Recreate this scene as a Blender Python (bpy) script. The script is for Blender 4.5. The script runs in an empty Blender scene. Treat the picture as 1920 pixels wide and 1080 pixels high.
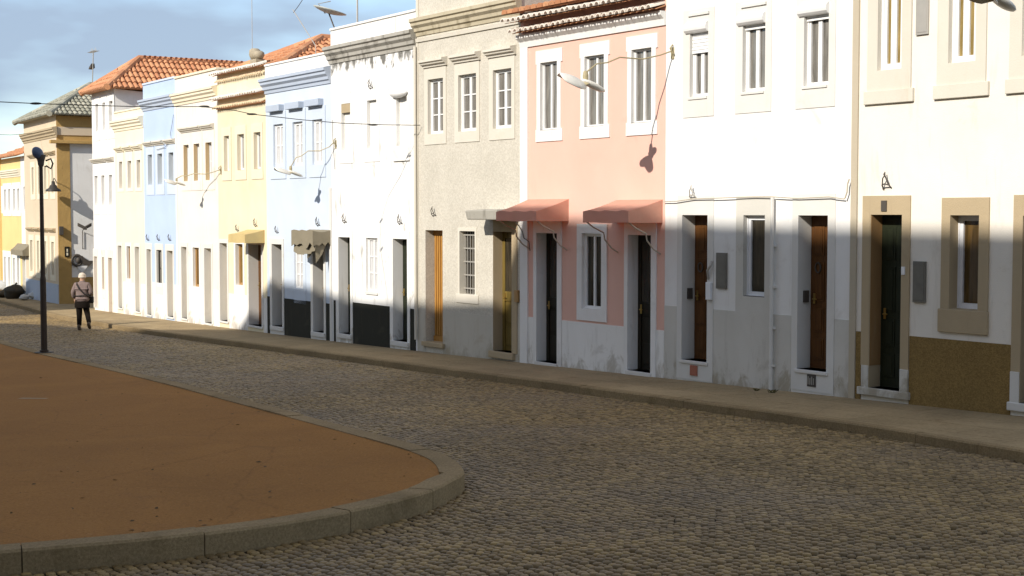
import bpy, math, random
import numpy as np
from math import sin, cos, atan, atan2, hypot, pi, radians, sqrt
from mathutils import Vector, Matrix

random.seed(7)
rng = np.random.default_rng(7)
SC = bpy.context.scene
COL = SC.collection

# ------------------------------------------------------------------ camera
F = 2667.0                      # focal length in pixels of the 1920 px photograph (50 mm)
HZ = 397.0                      # row of the horizon
PITCH = atan((540 - HZ) / F)
EYE = 2.45
cam_d = bpy.data.cameras.new('camera')
cam = bpy.data.objects.new('camera', cam_d)
COL.objects.link(cam)
cam_d.sensor_width = 36.0
cam_d.lens = 36.0 * F / 1920.0
cam_d.clip_start = 0.1
cam_d.clip_end = 3000
cam.location = (0, 0, EYE)
cam.rotation_euler = (pi / 2 - PITCH, 0, 0)
SC.camera = cam

# ------------------------------------------------------------------ light
SUN_H = Vector((0.634, 0.772))              # where the sunlight travels on the ground
SUN_H.normalize()
SUN_EL = radians(30.5)
world = bpy.data.worlds.new('World')
SC.world = world
world.use_nodes = True
wn = world.node_tree
wn.nodes.clear()
def wnode(t, **k):
    n = wn.nodes.new(t)
    for a, b in k.items():
        setattr(n, a, b)
    return n
w_out = wnode('ShaderNodeOutputWorld')
w_bg = wnode('ShaderNodeBackground')
sky = wnode('ShaderNodeTexSky', sky_type='NISHITA', sun_disc=False)
sky.sun_elevation = SUN_EL
sky.sun_rotation = atan2(-SUN_H.x, -SUN_H.y)
sky.air_density = 1.0
sky.dust_density = 0.35
sky.ozone_density = 2.2
SKY_STRENGTH = 0.14
w_bg.inputs['Strength'].default_value = SKY_STRENGTH
w_tc = wnode('ShaderNodeTexCoord')
w_mp = wnode('ShaderNodeMapping')
w_mp.inputs['Scale'].default_value = (2.2, 2.2, 7.0)
w_mp.inputs['Location'].default_value = (3.1, 0.4, 0.2)
w_nz = wnode('ShaderNodeTexNoise')
w_nz.inputs['Scale'].default_value = 1.6
w_nz.inputs['Detail'].default_value = 5.0
w_nz.inputs['Roughness'].default_value = 0.5
w_rp = wnode('ShaderNodeValToRGB')
w_rp.color_ramp.elements[0].position = 0.38
w_rp.color_ramp.elements[1].position = 0.60
w_rp.color_ramp.elements[1].color = (0.9, 0.9, 0.9, 1)
w_mx = wnode('ShaderNodeMix', data_type='RGBA')
w_mx.inputs[7].default_value = (2.0, 2.25, 3.0, 1)     # thin grey-blue cloud
wn.links.new(w_tc.outputs['Generated'], w_mp.inputs['Vector'])
wn.links.new(w_mp.outputs['Vector'], w_nz.inputs['Vector'])
wn.links.new(w_nz.outputs['Fac'], w_rp.inputs['Fac'])
wn.links.new(w_rp.outputs['Color'], w_mx.inputs[0])
wn.links.new(sky.outputs['Color'], w_mx.inputs[6])
# higher, unseen cloud is coloured whiter and warmer to brighten and warm the ambient
w_sx = wnode('ShaderNodeSeparateXYZ')
wn.links.new(w_tc.outputs['Generated'], w_sx.inputs[0])
w_mr = wnode('ShaderNodeMapRange')
w_mr.inputs['From Min'].default_value = 0.22
w_mr.inputs['From Max'].default_value = 0.55
wn.links.new(w_sx.outputs['Z'], w_mr.inputs['Value'])
w_cc = wnode('ShaderNodeMix', data_type='RGBA')
w_cc.inputs[6].default_value = (1.9, 2.4, 3.15, 1)
w_cc.inputs[7].default_value = (3.45, 3.15, 2.75, 1)
wn.links.new(w_mr.outputs['Result'], w_cc.inputs[0])
wn.links.new(w_cc.outputs[2], w_mx.inputs[7])
wn.links.new(w_mx.outputs[2], w_bg.inputs['Color'])
wn.links.new(w_bg.outputs['Background'], w_out.inputs['Surface'])

sun_d = bpy.data.lights.new('sun', 'SUN')
sun_d.energy = 3.7
sun_d.angle = radians(0.45)
sun_d.color = (1.0, 0.93, 0.83)
sun = bpy.data.objects.new('sun', sun_d)
COL.objects.link(sun)
SUNV = Vector((SUN_H.x * cos(SUN_EL), SUN_H.y * cos(SUN_EL), -sin(SUN_EL)))   # travel direction
sun.rotation_euler = SUNV.to_track_quat('-Z', 'Y').to_euler()
sun.location = (0, -10, 30)

SC.view_settings.view_transform = 'Standard'
SC.view_settings.look = 'None'
SC.view_settings.exposure = 0.6
SC.view_settings.gamma = 1.0

# ------------------------------------------------------------------ geometry helpers
def ray(px, py):
    x = (px - 960) / F
    y = -(py - 540) / F
    return Vector((x, cos(PITCH) + y * sin(PITCH), -sin(PITCH) + y * cos(PITCH)))
CAM = Vector((0, 0, EYE))
def project(p):
    v = Vector(p) - CAM
    d = v.y * cos(PITCH) - v.z * sin(PITCH)
    up = v.y * sin(PITCH) + v.z * cos(PITCH)
    return 960 + F * v.x / d, 540 - F * up / d

# plan of the terrace: a gently bending line of house corners (right to left)
CX = [2010, 1597, 1247, 977, 782, 622, 500, 410, 331, 271, 217, 175]
VP = [-930, -950, -930, -925, -860, -800, -770, -750, -750, -740, -700]
def kx(px):
    return (px - 960) / F * cos(PITCH)
CORN = {1: Vector((kx(CX[1]) * 19.5, 19.5))}
def chain(p, px, v):
    s = kx(v); kn = kx(px)
    t = (kn * p.y - p.x) / (s - kn)
    return Vector((p.x + s * t, p.y + t))
CORN[0] = chain(CORN[1], CX[0], VP[0])
for i in range(1, 11):
    CORN[i + 1] = chain(CORN[i], CX[i + 1], VP[i])
CORN[-1] = CORN[0] + (CORN[0] - CORN[1]) * 1.15
AX = (CORN[11] - CORN[0]).normalized()           # along the street, away from the camera
NX = Vector((AX.y, -AX.x)); NX = NX if NX.y > 0 else -NX    # across the street, towards the terrace
NX = Vector((0.83, 0.558)) if False else NX
def street_s(x, y):
    return (x - CORN[0].x) * AX.x + (y - CORN[0].y) * AX.y
def h_pave(x, y):
    s = street_s(x, y)
    if s > 60:
        return -0.03 - 0.0247 * 60 + 0.0001 * 3600 - 0.0127 * (min(s, 120) - 60)
    if s < -30:
        s = -30 + (max(s, -90) + 30) * 0.3
    return -0.03 - 0.0247 * s + 0.0001 * s * s
KERB = 0.11
def h_road(x, y):
    return h_pave(x, y) - KERB
ISL = 0.17
def h_isl(x, y):
    return h_road(x, y) + ISL
def on_ground(px, py, h=h_road):
    d = ray(px, py); z = -0.3
    for _ in range(40):
        t = (z - EYE) / d.z
        z = z + 0.7 * (h(d.x * t, d.y * t) - z)
    t = (z - EYE) / d.z
    return Vector((d.x * t, d.y * t, z))

class MB:
    """collects polygons for one mesh"""
    def __init__(s):
        s.v = []; s.f = []
    def poly(s, pts):
        n = len(s.v); s.v += [tuple(p) for p in pts]; s.f.append(tuple(range(n, n + len(pts))))
        return s
    def box(s, u0, u1, y0, y1, z0, z1):
        n = len(s.v)
        s.v += [(u0, y0, z0), (u1, y0, z0), (u1, y1, z0), (u0, y1, z0), (u0, y0, z1), (u1, y0, z1), (u1, y1, z1), (u0, y1, z1)]
        for f in ((0, 3, 2, 1), (4, 5, 6, 7), (0, 1, 5, 4), (1, 2, 6, 5), (2, 3, 7, 6), (3, 0, 4, 7)):
            s.f.append(tuple(n + i for i in f))
        return s
    def hexa(s, b, t):
        n = len(s.v); s.v += [tuple(p) for p in b] + [tuple(p) for p in t]
        for f in ((0, 3, 2, 1), (4, 5, 6, 7), (0, 1, 5, 4), (1, 2, 6, 5), (2, 3, 7, 6), (3, 0, 4, 7)):
            s.f.append(tuple(n + i for i in f))
        return s
    def tube(s, pts, r, n=6, closed_ends=True):
        pts = [Vector(p) for p in pts]
        rr = r if isinstance(r, (list, tuple)) else [r] * len(pts)
        base = len(s.v); up = None
        for i, p in enumerate(pts):
            t = (pts[min(i + 1, len(pts) - 1)] - pts[max(i - 1, 0)]).normalized()
            if up is None:
                up = Vector((0, 0, 1)) if abs(t.z) < 0.9 else Vector((1, 0, 0))
            a = t.cross(up)
            if a.length < 1e-4:
                a = t.cross(Vector((0.3, 1, 0.2)))
            a.normalize(); b = a.cross(t).normalized(); up = b
            for k in range(n):
                q = 2 * pi * k / n
                s.v.append(tuple(p + (a * cos(q) + b * sin(q)) * rr[i]))
        for i in range(len(pts) - 1):
            for k in range(n):
                k2 = (k + 1) % n
                s.f.append((base + i * n + k, base + i * n + k2, base + (i + 1) * n + k2, base + (i + 1) * n + k))
        if closed_ends:
            s.f.append(tuple(base + k for k in reversed(range(n))))
            e = base + (len(pts) - 1) * n
            s.f.append(tuple(e + k for k in range(n)))
        return s
    def lathe(s, prof, n=14, c=(0, 0, 0)):
        base = len(s.v)
        for r, z in prof:
            for k in range(n):
                q = 2 * pi * k / n
                s.v.append((c[0] + r * cos(q), c[1] + r * sin(q), c[2] + z))
        for i in range(len(prof) - 1):
            for k in range(n):
                k2 = (k + 1) % n
                s.f.append((base + i * n + k, base + i * n + k2, base + (i + 1) * n + k2, base + (i + 1) * n + k))
        return s
    def ellipsoid(s, c, r, rot=None, nu=14, nv=8, lump=0.0, seed=0):
        rs = random.Random(seed); base = len(s.v); c = Vector(c)
        rot = rot or Matrix.Identity(3)
        ph = [rs.uniform(0, 6.28) for _ in range(6)]
        for i in range(nv + 1):
            th = pi * i / nv
            for k in range(nu):
                q = 2 * pi * k / nu
                d = Vector((sin(th) * cos(q), sin(th) * sin(q), cos(th)))
                w = 1 + lump * (sin(3 * d.x + ph[0]) * sin(4 * d.y + ph[1]) + 0.7 * sin(6 * d.z + ph[2] + 3 * d.x) + 0.4 * sin(9 * d.y + ph[3] + 5 * d.x))
                s.v.append(tuple(c + rot @ Vector((d.x * r[0] * w, d.y * r[1] * w, d.z * r[2] * w))))
        for i in range(nv):
            for k in range(nu):
                k2 = (k + 1) % nu
                s.f.append((base + i * nu + k, base + i * nu + k2, base + (i + 1) * nu + k2, base + (i + 1) * nu + k))
        return s
    def build(s, name, mat, parent=None, bevel=0.0, smooth=False, loc=None):
        me = bpy.data.meshes.new(name)
        me.from_pydata(s.v, [], s.f)
        me.materials.append(mat)
        me.update()
        if smooth:
            me.polygons.foreach_set('use_smooth', [True] * len(me.polygons))
        o = bpy.data.objects.new(name, me)
        COL.objects.link(o)
        if parent is not None:
            o.parent = parent
        if loc is not None:
            o.location = loc
        if bevel:
            m = o.modifiers.new('bevel', 'BEVEL'); m.width = bevel; m.segments = 2; m.limit_method = 'ANGLE'
        return o

def tag(o, label=None, cat=None, group=None, kind=None):
    if label: o['label'] = label
    if cat: o['category'] = cat
    if group: o['group'] = group
    if kind: o['kind'] = kind
    return o
def empty(name, loc=(0, 0, 0), label=None, cat=None, group=None):
    o = bpy.data.objects.new(name, None); COL.objects.link(o); o.location = loc
    o.empty_display_size = 0.2
    return tag(o, label, cat, group)

# ------------------------------------------------------------------ materials
def mat_base(name):
    m = bpy.data.materials.new(name); m.use_nodes = True
    nt = m.node_tree
    return m, nt, nt.nodes['Principled BSDF']
def N(nt, t, **k):
    n = nt.nodes.new(t)
    for a, b in k.items():
        setattr(n, a, b)
    return n
def noise(nt, scale, detail=4, rough=0.55, coord=None, dist=0.0):
    n = N(nt, 'ShaderNodeTexNoise'); n.inputs['Scale'].default_value = scale
    n.inputs['Detail'].default_value = detail; n.inputs['Roughness'].default_value = rough
    n.inputs['Distortion'].default_value = dist
    if coord is not None: nt.links.new(coord, n.inputs['Vector'])
    return n
def ramp(nt, src, p0, p1, c0=(0, 0, 0, 1), c1=(1, 1, 1, 1)):
    r = N(nt, 'ShaderNodeValToRGB'); e = r.color_ramp.elements
    e[0].position = p0; e[1].position = p1; e[0].color = c0; e[1].color = c1
    nt.links.new(src, r.inputs['Fac'])
    return r
def mixc(nt, fac, a, b, blend='MIX'):
    m = N(nt, 'ShaderNodeMix', data_type='RGBA', blend_type=blend)
    for inp, v in ((0, fac), (6, a), (7, b)):
        if hasattr(v, 'is_output') or isinstance(v, bpy.types.NodeSocket):
            nt.links.new(v, m.inputs[inp])
        elif inp == 0:
            m.inputs[0].default_value = v
        else:
            m.inputs[inp].default_value = (v[0], v[1], v[2], 1)
    return m.outputs[2]
def bump(nt, p, height, strength=0.3, dist=0.01):
    b = N(nt, 'ShaderNodeBump'); b.inputs['Strength'].default_value = strength; b.inputs['Distance'].default_value = dist
    nt.links.new(height, b.inputs['Height']); nt.links.new(b.outputs['Normal'], p.inputs['Normal'])
def coordn(nt):
    return N(nt, 'ShaderNodeTexCoord').outputs['Object']
def scaled(nt, co, s):
    m = N(nt, 'ShaderNodeMapping'); m.inputs['Scale'].default_value = s; nt.links.new(co, m.inputs['Vector'])
    return m.outputs['Vector']

def plaster(name, col, stain=(0.33, 0.28, 0.2), amount=0.5, grain=60, bumps=0.25, var=0.10, rough=0.9, fac=0.55, splash=0.0, thr=None):
    """limewashed render: cloudy tone, drips and worn patches with their own shapes"""
    m, nt, p = mat_base(name)
    co = coordn(nt)
    big = noise(nt, 0.9, 5, 0.6, co, 0.4)
    tone = ramp(nt, big.outputs['Fac'], 0.3, 0.7, (1 - var, 1 - var, 1 - var * 1.15, 1), (1, 1, 1, 1))
    c = mixc(nt, 1.0, col, tone.outputs['Color'], 'MULTIPLY')
    drips = noise(nt, 2.0, 6, 0.62, scaled(nt, co, (3.0, 3.0, 0.45)), 0.3)
    dm = ramp(nt, drips.outputs['Fac'], *(thr or (0.66 - 0.12 * amount, 0.80)))
    patch = noise(nt, 1.4, 6, 0.65, co, 0.6)
    pm = ramp(nt, patch.outputs['Fac'], 0.68 - 0.1 * amount, 0.76 - 0.04 * amount)
    mm = N(nt, 'ShaderNodeMath', operation='MAXIMUM')
    nt.links.new(dm.outputs['Color'], mm.inputs[0]); nt.links.new(pm.outputs['Color'], mm.inputs[1])
    ms = N(nt, 'ShaderNodeMath', operation='MULTIPLY'); ms.inputs[1].default_value = fac * amount
    nt.links.new(mm.outputs[0], ms.inputs[0])
    c = mixc(nt, ms.outputs[0], c, stain)
    if splash:
        # rain splash and peeling with ragged tops along the foot of the wall
        sx = N(nt, 'ShaderNodeSeparateXYZ'); nt.links.new(co, sx.inputs[0])
        rg = noise(nt, 3.2, 7, 0.7, scaled(nt, co, (1.0, 1.0, 0.6)), 0.6)
        sc_ = N(nt, 'ShaderNodeMath', operation='MULTIPLY_ADD'); sc_.inputs[1].default_value = -0.34; sc_.inputs[2].default_value = 0.10
        nt.links.new(sx.outputs['Z'], sc_.inputs[0])
        ad = N(nt, 'ShaderNodeMath', operation='ADD'); nt.links.new(sc_.outputs[0], ad.inputs[0]); nt.links.new(rg.outputs['Fac'], ad.inputs[1])
        rr = ramp(nt, ad.outputs[0], 0.53, 0.66)
        f2 = N(nt, 'ShaderNodeMath', operation='MULTIPLY'); f2.inputs[1].default_value = splash
        nt.links.new(rr.outputs['Color'], f2.inputs[0])
        c = mixc(nt, f2.outputs[0], c, (0.25, 0.20, 0.12))
    nt.links.new(c, p.inputs['Base Color'])
    p.inputs['Roughness'].default_value = rough
    g = noise(nt, grain, 3, 0.6, co)
    a = N(nt, 'ShaderNodeMath', operation='ADD')
    nt.links.new(g.outputs['Fac'], a.inputs[0]); nt.links.new(patch.outputs['Fac'], a.inputs[1])
    bump(nt, p, a.outputs[0], bumps, 0.012)
    return m
def pebble(name, c0, c1, scale=55, bumpv=0.35):
    m, nt, p = mat_base(name)
    co = coordn(nt)
    v = N(nt, 'ShaderNodeTexVoronoi'); v.inputs['Scale'].default_value = scale
    nt.links.new(co, v.inputs['Vector'])
    sep = N(nt, 'ShaderNodeSeparateColor'); nt.links.new(v.outputs['Color'], sep.inputs['Color'])
    c = mixc(nt, sep.outputs['Red'], c0, c1)
    big = noise(nt, 1.3, 5, 0.6, co)
    t = ramp(nt, big.outputs['Fac'], 0.3, 0.7, (0.86, 0.86, 0.85, 1), (1, 1, 1, 1))
    c = mixc(nt, 1.0, c, t.outputs['Color'], 'MULTIPLY')
    nt.links.new(c, p.inputs['Base Color']); p.inputs['Roughness'].default_value = 0.85
    bump(nt, p, v.outputs['Distance'], bumpv, 0.008)
    return m
def paint(name, col, rough=0.5, var=0.08, scale=9, spec=0.4, metal=0.0, bumps=0.05):
    m, nt, p = mat_base(name)
    co = coordn(nt)
    n = noise(nt, scale, 4, 0.6, co)
    t = ramp(nt, n.outputs['Fac'], 0.3, 0.7, (1 - var, 1 - var, 1 - var, 1), (1, 1, 1, 1))
    nt.links.new(mixc(nt, 1.0, col, t.outputs['Color'], 'MULTIPLY'), p.inputs['Base Color'])
    p.inputs['Roughness'].default_value = rough; p.inputs['Metallic'].default_value = metal
    p.inputs['Specular IOR Level'].default_value = spec
    bump(nt, p, noise(nt, scale * 8, 2, 0.5, co).outputs['Fac'], bumps, 0.006)
    return m
def wood(name, c0, c1, rough=0.45, stretch=(22, 22, 1.2)):
    m, nt, p = mat_base(name)
    n = noise(nt, 2.5, 6, 0.6, scaled(nt, coordn(nt), stretch), 0.5)
    r = ramp(nt, n.outputs['Fac'], 0.32, 0.68, (*c0, 1), (*c1, 1))
    nt.links.new(r.outputs['Color'], p.inputs['Base Color']); p.inputs['Roughness'].default_value = rough; p.inputs['Specular IOR Level'].default_value = 0.25
    bump(nt, p, n.outputs['Fac'], 0.15, 0.004)
    return m
def glass(name, c0, c1, rough=0.04, scale=2.0):
    """window pane with the dim room or drawn curtain just behind it"""
    m, nt, p = mat_base(name)
    co = coordn(nt)
    n = noise(nt, scale, 3, 0.5, scaled(nt, co, (9, 1, 0.8)), 0.8)
    r = ramp(nt, n.outputs['Fac'], 0.35, 0.65, (*c0, 1), (*c1, 1))
    nt.links.new(r.outputs['Color'], p.inputs['Base Color'])
    p.inputs['Roughness'].default_value = 0.6; p.inputs['Specular IOR Level'].default_value = 0.0
    p.inputs['Coat Weight'].default_value = 1.0; p.inputs['Coat Roughness'].default_value = rough; p.inputs['Coat IOR'].default_value = 1.5
    w = noise(nt, 1.1, 2, 0.5, co)
    b = N(nt, 'ShaderNodeBump'); b.inputs['Strength'].default_value = 0.25; b.inputs['Distance'].default_value = 0.02
    nt.links.new(w.outputs['Fac'], b.inputs['Height']); nt.links.new(b.outputs['Normal'], p.inputs['Coat Normal'])
    return m
def terracotta(name, c0=(0.42, 0.16, 0.07), c1=(0.62, 0.29, 0.13), dark=(0.2, 0.13, 0.08)):
    m, nt, p = mat_base(name)
    gm = N(nt, 'ShaderNodeNewGeometry')
    r = ramp(nt, gm.outputs['Random Per Island'], 0.0, 1.0, (*c0, 1), (*c1, 1))
    n = noise(nt, 7, 5, 0.65, coordn(nt))
    d = ramp(nt, n.outputs['Fac'], 0.56, 0.72)
    f = N(nt, 'ShaderNodeMath', operation='MULTIPLY'); f.inputs[1].default_value = 0.55
    nt.links.new(d.outputs['Color'], f.inputs[0])
    nt.links.new(mixc(nt, f.outputs[0], r.outputs['Color'], dark), p.inputs['Base Color'])
    p.inputs['Roughness'].default_value = 0.85
    bump(nt, p, noise(nt, 60, 3, 0.6, coordn(nt)).outputs['Fac'], 0.2, 0.01)
    return m
def cloth(name, col, trans, amount=0.35):
    m, nt, p = mat_base(name)
    n = noise(nt, 5, 4, 0.6, coordn(nt))
    t = ramp(nt, n.outputs['Fac'], 0.3, 0.7, (0.9, 0.9, 0.9, 1), (1, 1, 1, 1))
    nt.links.new(mixc(nt, 1.0, col, t.outputs['Color'], 'MULTIPLY'), p.inputs['Base Color'])
    p.inputs['Roughness'].default_value = 0.85
    tr = N(nt, 'ShaderNodeBsdfTranslucent'); tr.inputs['Color'].default_value = (*trans, 1)
    mx = N(nt, 'ShaderNodeMixShader'); mx.inputs[0].default_value = amount
    nt.links.new(p.outputs[0], mx.inputs[1]); nt.links.new(tr.outputs[0], mx.inputs[2])
    nt.links.new(mx.outputs[0], nt.nodes['Material Output'].inputs['Surface'])
    bump(nt, p, n.outputs['Fac'], 0.3, 0.03)
    return m

M = {}
M['white'] = plaster('white_limewash', (0.80, 0.79, 0.77), amount=0.7, fac=0.5, var=0.13)
M['white_worn'] = plaster('worn_white_limewash', (0.80, 0.79, 0.76), stain=(0.30, 0.27, 0.22), amount=0.75, fac=0.55, var=0.08, splash=0.5)
M['white_stained'] = plaster('mould_stained_white', (0.80, 0.79, 0.77), stain=(0.17, 0.16, 0.13), amount=0.75, fac=1.0, thr=(0.585, 0.70))
M['cream'] = plaster('cream_limewash', (0.77, 0.725, 0.65), amount=0.75, fac=0.5, var=0.1)
M['cream_pale'] = plaster('pale_cream_limewash', (0.76, 0.68, 0.52), amount=0.4, fac=0.4)
M['pink'] = plaster('pink_limewash', (0.74, 0.455, 0.37), stain=(0.5, 0.27, 0.22), amount=0.5, fac=0.45, var=0.08)
M['blue'] = plaster('pale_blue_limewash', (0.56, 0.63, 0.73), stain=(0.4, 0.42, 0.42), amount=0.45, fac=0.35)
M['blue_deep'] = plaster('sky_blue_limewash', (0.45, 0.56, 0.76), stain=(0.42, 0.46, 0.5), amount=0.5, fac=0.4)
M['yellow'] = plaster('ochre_yellow_limewash', (0.77, 0.685, 0.48), stain=(0.74, 0.68, 0.52), amount=0.95, fac=0.8, var=0.14)
M['yellow_pale'] = plaster('pale_yellow_limewash', (0.78, 0.715, 0.56), amount=0.45, fac=0.35)
M['ochre'] = plaster('rough_ochre_render', (0.50, 0.32, 0.11), stain=(0.30, 0.18, 0.07), amount=0.8, fac=0.6, bumps=0.9, grain=14, var=0.22)
M['tan_wall'] = plaster('tan_limewash', (0.62, 0.51, 0.37), amount=0.5, fac=0.4)
M['ochre_flat'] = plaster('ochre_limewash', (0.74, 0.55, 0.24), amount=0.4, fac=0.4)
M['pebble'] = pebble('grey_pebbledash', (0.49, 0.455, 0.385), (0.61, 0.575, 0.495), 45, 0.2)
M['pebble_tan'] = pebble('brown_pebbledash', (0.17, 0.105, 0.025), (0.28, 0.18, 0.055), 70)
M['stone_tan'] = plaster('tan_stone', (0.43, 0.34, 0.215), stain=(0.22, 0.17, 0.11), amount=0.6, fac=0.5, bumps=0.35, var=0.12)
M['stone_pale'] = plaster('pale_limestone', (0.63, 0.59, 0.51), stain=(0.42, 0.34, 0.2), amount=0.55, fac=0.45, var=0.1)
M['stone_quoin'] = plaster('beige_quoin_stone', (0.47, 0.41, 0.31), stain=(0.25, 0.2, 0.13), amount=0.6, fac=0.5, var=0.1)
M['reveal_tan'] = plaster('tan_window_reveal', (0.55, 0.40, 0.22), amount=0.3, fac=0.3)
M['stone_grey'] = plaster('grey_marble', (0.60, 0.58, 0.53), stain=(0.22, 0.19, 0.14), amount=0.75, fac=0.5, var=0.14, splash=0.6)
M['stone_white'] = plaster('white_stone', (0.67, 0.655, 0.62), stain=(0.4, 0.36, 0.3), amount=0.6, fac=0.45)
M['mould_stone'] = plaster('mouldy_stone', (0.42, 0.40, 0.36), stain=(0.07, 0.06, 0.045), amount=1.0, fac=0.95, var=0.25)
M['moss'] = plaster('mossy_stone', (0.50, 0.44, 0.32), stain=(0.15, 0.12, 0.06), amount=0.9, fac=0.8, var=0.2)
M['blue_stone'] = plaster('blue_grey_stone', (0.42, 0.48, 0.58), amount=0.4, fac=0.4)
M['tile_brown'] = plaster('ochre_jamb_render', (0.28, 0.16, 0.06), amount=0.5, fac=0.5)
M['dado_black'] = plaster('black_green_dado', (0.020, 0.019, 0.010), stain=(0.10, 0.085, 0.05), amount=0.6, fac=0.45, var=0.25)
M['dado_grey'] = plaster('smooth_grey_render', (0.53, 0.50, 0.43), stain=(0.33, 0.25, 0.14), amount=0.8, fac=0.45, var=0.12, splash=0.4)
M['frame_white'] = paint('white_gloss_paint', (0.80, 0.80, 0.79), 0.35)
M['frame_cream'] = paint('cream_gloss_paint', (0.72, 0.66, 0.5), 0.4)
M['alu'] = paint('white_aluminium', (0.74, 0.75, 0.77), 0.3, spec=0.5)
M['dark_frame'] = paint('dark_frame_paint', (0.045, 0.04, 0.033), 0.5)
M['grey_metal'] = paint('grey_steel_box', (0.16, 0.15, 0.125), 0.5, var=0.2)
M['galv'] = paint('galvanised_steel', (0.42, 0.40, 0.36), 0.5, metal=0.3)
M['iron'] = paint('old_iron', (0.07, 0.06, 0.05), 0.65)
M['brass'] = paint('brass', (0.55, 0.38, 0.12), 0.35, metal=0.9)
M['door_green'] = wood('dark_green_door_paint', (0.010, 0.013, 0.006), (0.022, 0.027, 0.013), 0.55)
M['door_black'] = wood('near_black_door_paint', (0.011, 0.009, 0.005), (0.022, 0.018, 0.01), 0.55)
M['door_brown'] = wood('varnished_brown_wood', (0.065, 0.026, 0.007), (0.13, 0.054, 0.013), 0.5)
M['door_olive'] = wood('olive_brown_wood', (0.10, 0.07, 0.018), (0.2, 0.14, 0.035), 0.4)
M['door_gold'] = wood('honey_slat_wood', (0.30, 0.14, 0.03), (0.46, 0.24, 0.06), 0.5)
M['door_tan'] = wood('tan_wood', (0.30, 0.17, 0.06), (0.44, 0.27, 0.11), 0.5)
M['door_bleached'] = wood('bleached_wood', (0.48, 0.40, 0.27), (0.6, 0.52, 0.38), 0.6)
M['glass_dark'] = glass('dark_window_glass', (0.02, 0.017, 0.012), (0.05, 0.04, 0.025))
M['glass_brown'] = glass('brown_window_glass', (0.05, 0.03, 0.008), (0.11, 0.065, 0.02))  # pane coloured brown in uneven streaks
M['glass_curtain'] = glass('curtained_window_glass', (0.22, 0.21, 0.185), (0.34, 0.325, 0.29))
M['glass_mid'] = glass('grey_window_glass', (0.11, 0.102, 0.09), (0.21, 0.198, 0.175))
M['glass_white'] = glass('net_curtain_glass', (0.45, 0.45, 0.45), (0.6, 0.6, 0.6))
M['glass_gold'] = glass('shuttered_window_glass', (0.16, 0.11, 0.03), (0.3, 0.22, 0.08))
M['terracotta'] = terracotta('terracotta_tile', (0.44, 0.19, 0.09), (0.60, 0.30, 0.15))
M['tile_grey'] = terracotta('lichen_grey_tile', (0.22, 0.22, 0.17), (0.40, 0.38, 0.30), (0.05, 0.06, 0.05))
M['tile_white'] = terracotta('whitewashed_tile', (0.70, 0.64, 0.56), (0.82, 0.76, 0.68), (0.42, 0.22, 0.11))
M['tile_cream'] = terracotta('cream_washed_tile', (0.66, 0.52, 0.34), (0.76, 0.62, 0.42), (0.40, 0.22, 0.08))
M['awning_pink'] = cloth('pink_awning_cloth', (0.78, 0.50, 0.38), (1.0, 0.42, 0.12), 0.40)
M['awning_yellow'] = cloth('yellow_awning_cloth', (0.70, 0.56, 0.26), (0.8, 0.5, 0.1), 0.25)
M['awning_grey'] = cloth('weathered_grey_cloth', (0.27, 0.235, 0.165), (0.25, 0.18, 0.1), 0.15)
M['cable'] = paint('black_cable', (0.03, 0.028, 0.025), 0.6)
M['cable_pale'] = paint('pale_cable', (0.5, 0.45, 0.36), 0.6)
M['lamp_enamel'] = paint('white_lamp_enamel', (0.74, 0.72, 0.66), 0.35, var=0.12)
M['lamp_brass'] = paint('yellowed_lamp_casting', (0.40, 0.34, 0.2), 0.45, var=0.2)
M['post'] = paint('dark_brown_post_paint', (0.035, 0.022, 0.013), 0.55, var=0.3)
M['blue_globe'] = paint('blue_grey_lamp_cover', (0.07, 0.10, 0.17), 0.3)
M['dish'] = paint('pale_dish_enamel', (0.48, 0.50, 0.46), 0.45)
M['clay_pot'] = paint('weathered_clay', (0.42, 0.36, 0.26), 0.9, var=0.3)
M['cobble_joint'] = paint('sandy_joint', (0.035, 0.027, 0.017), 1.0, var=0.4, scale=2.0, spec=0.1)

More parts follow.
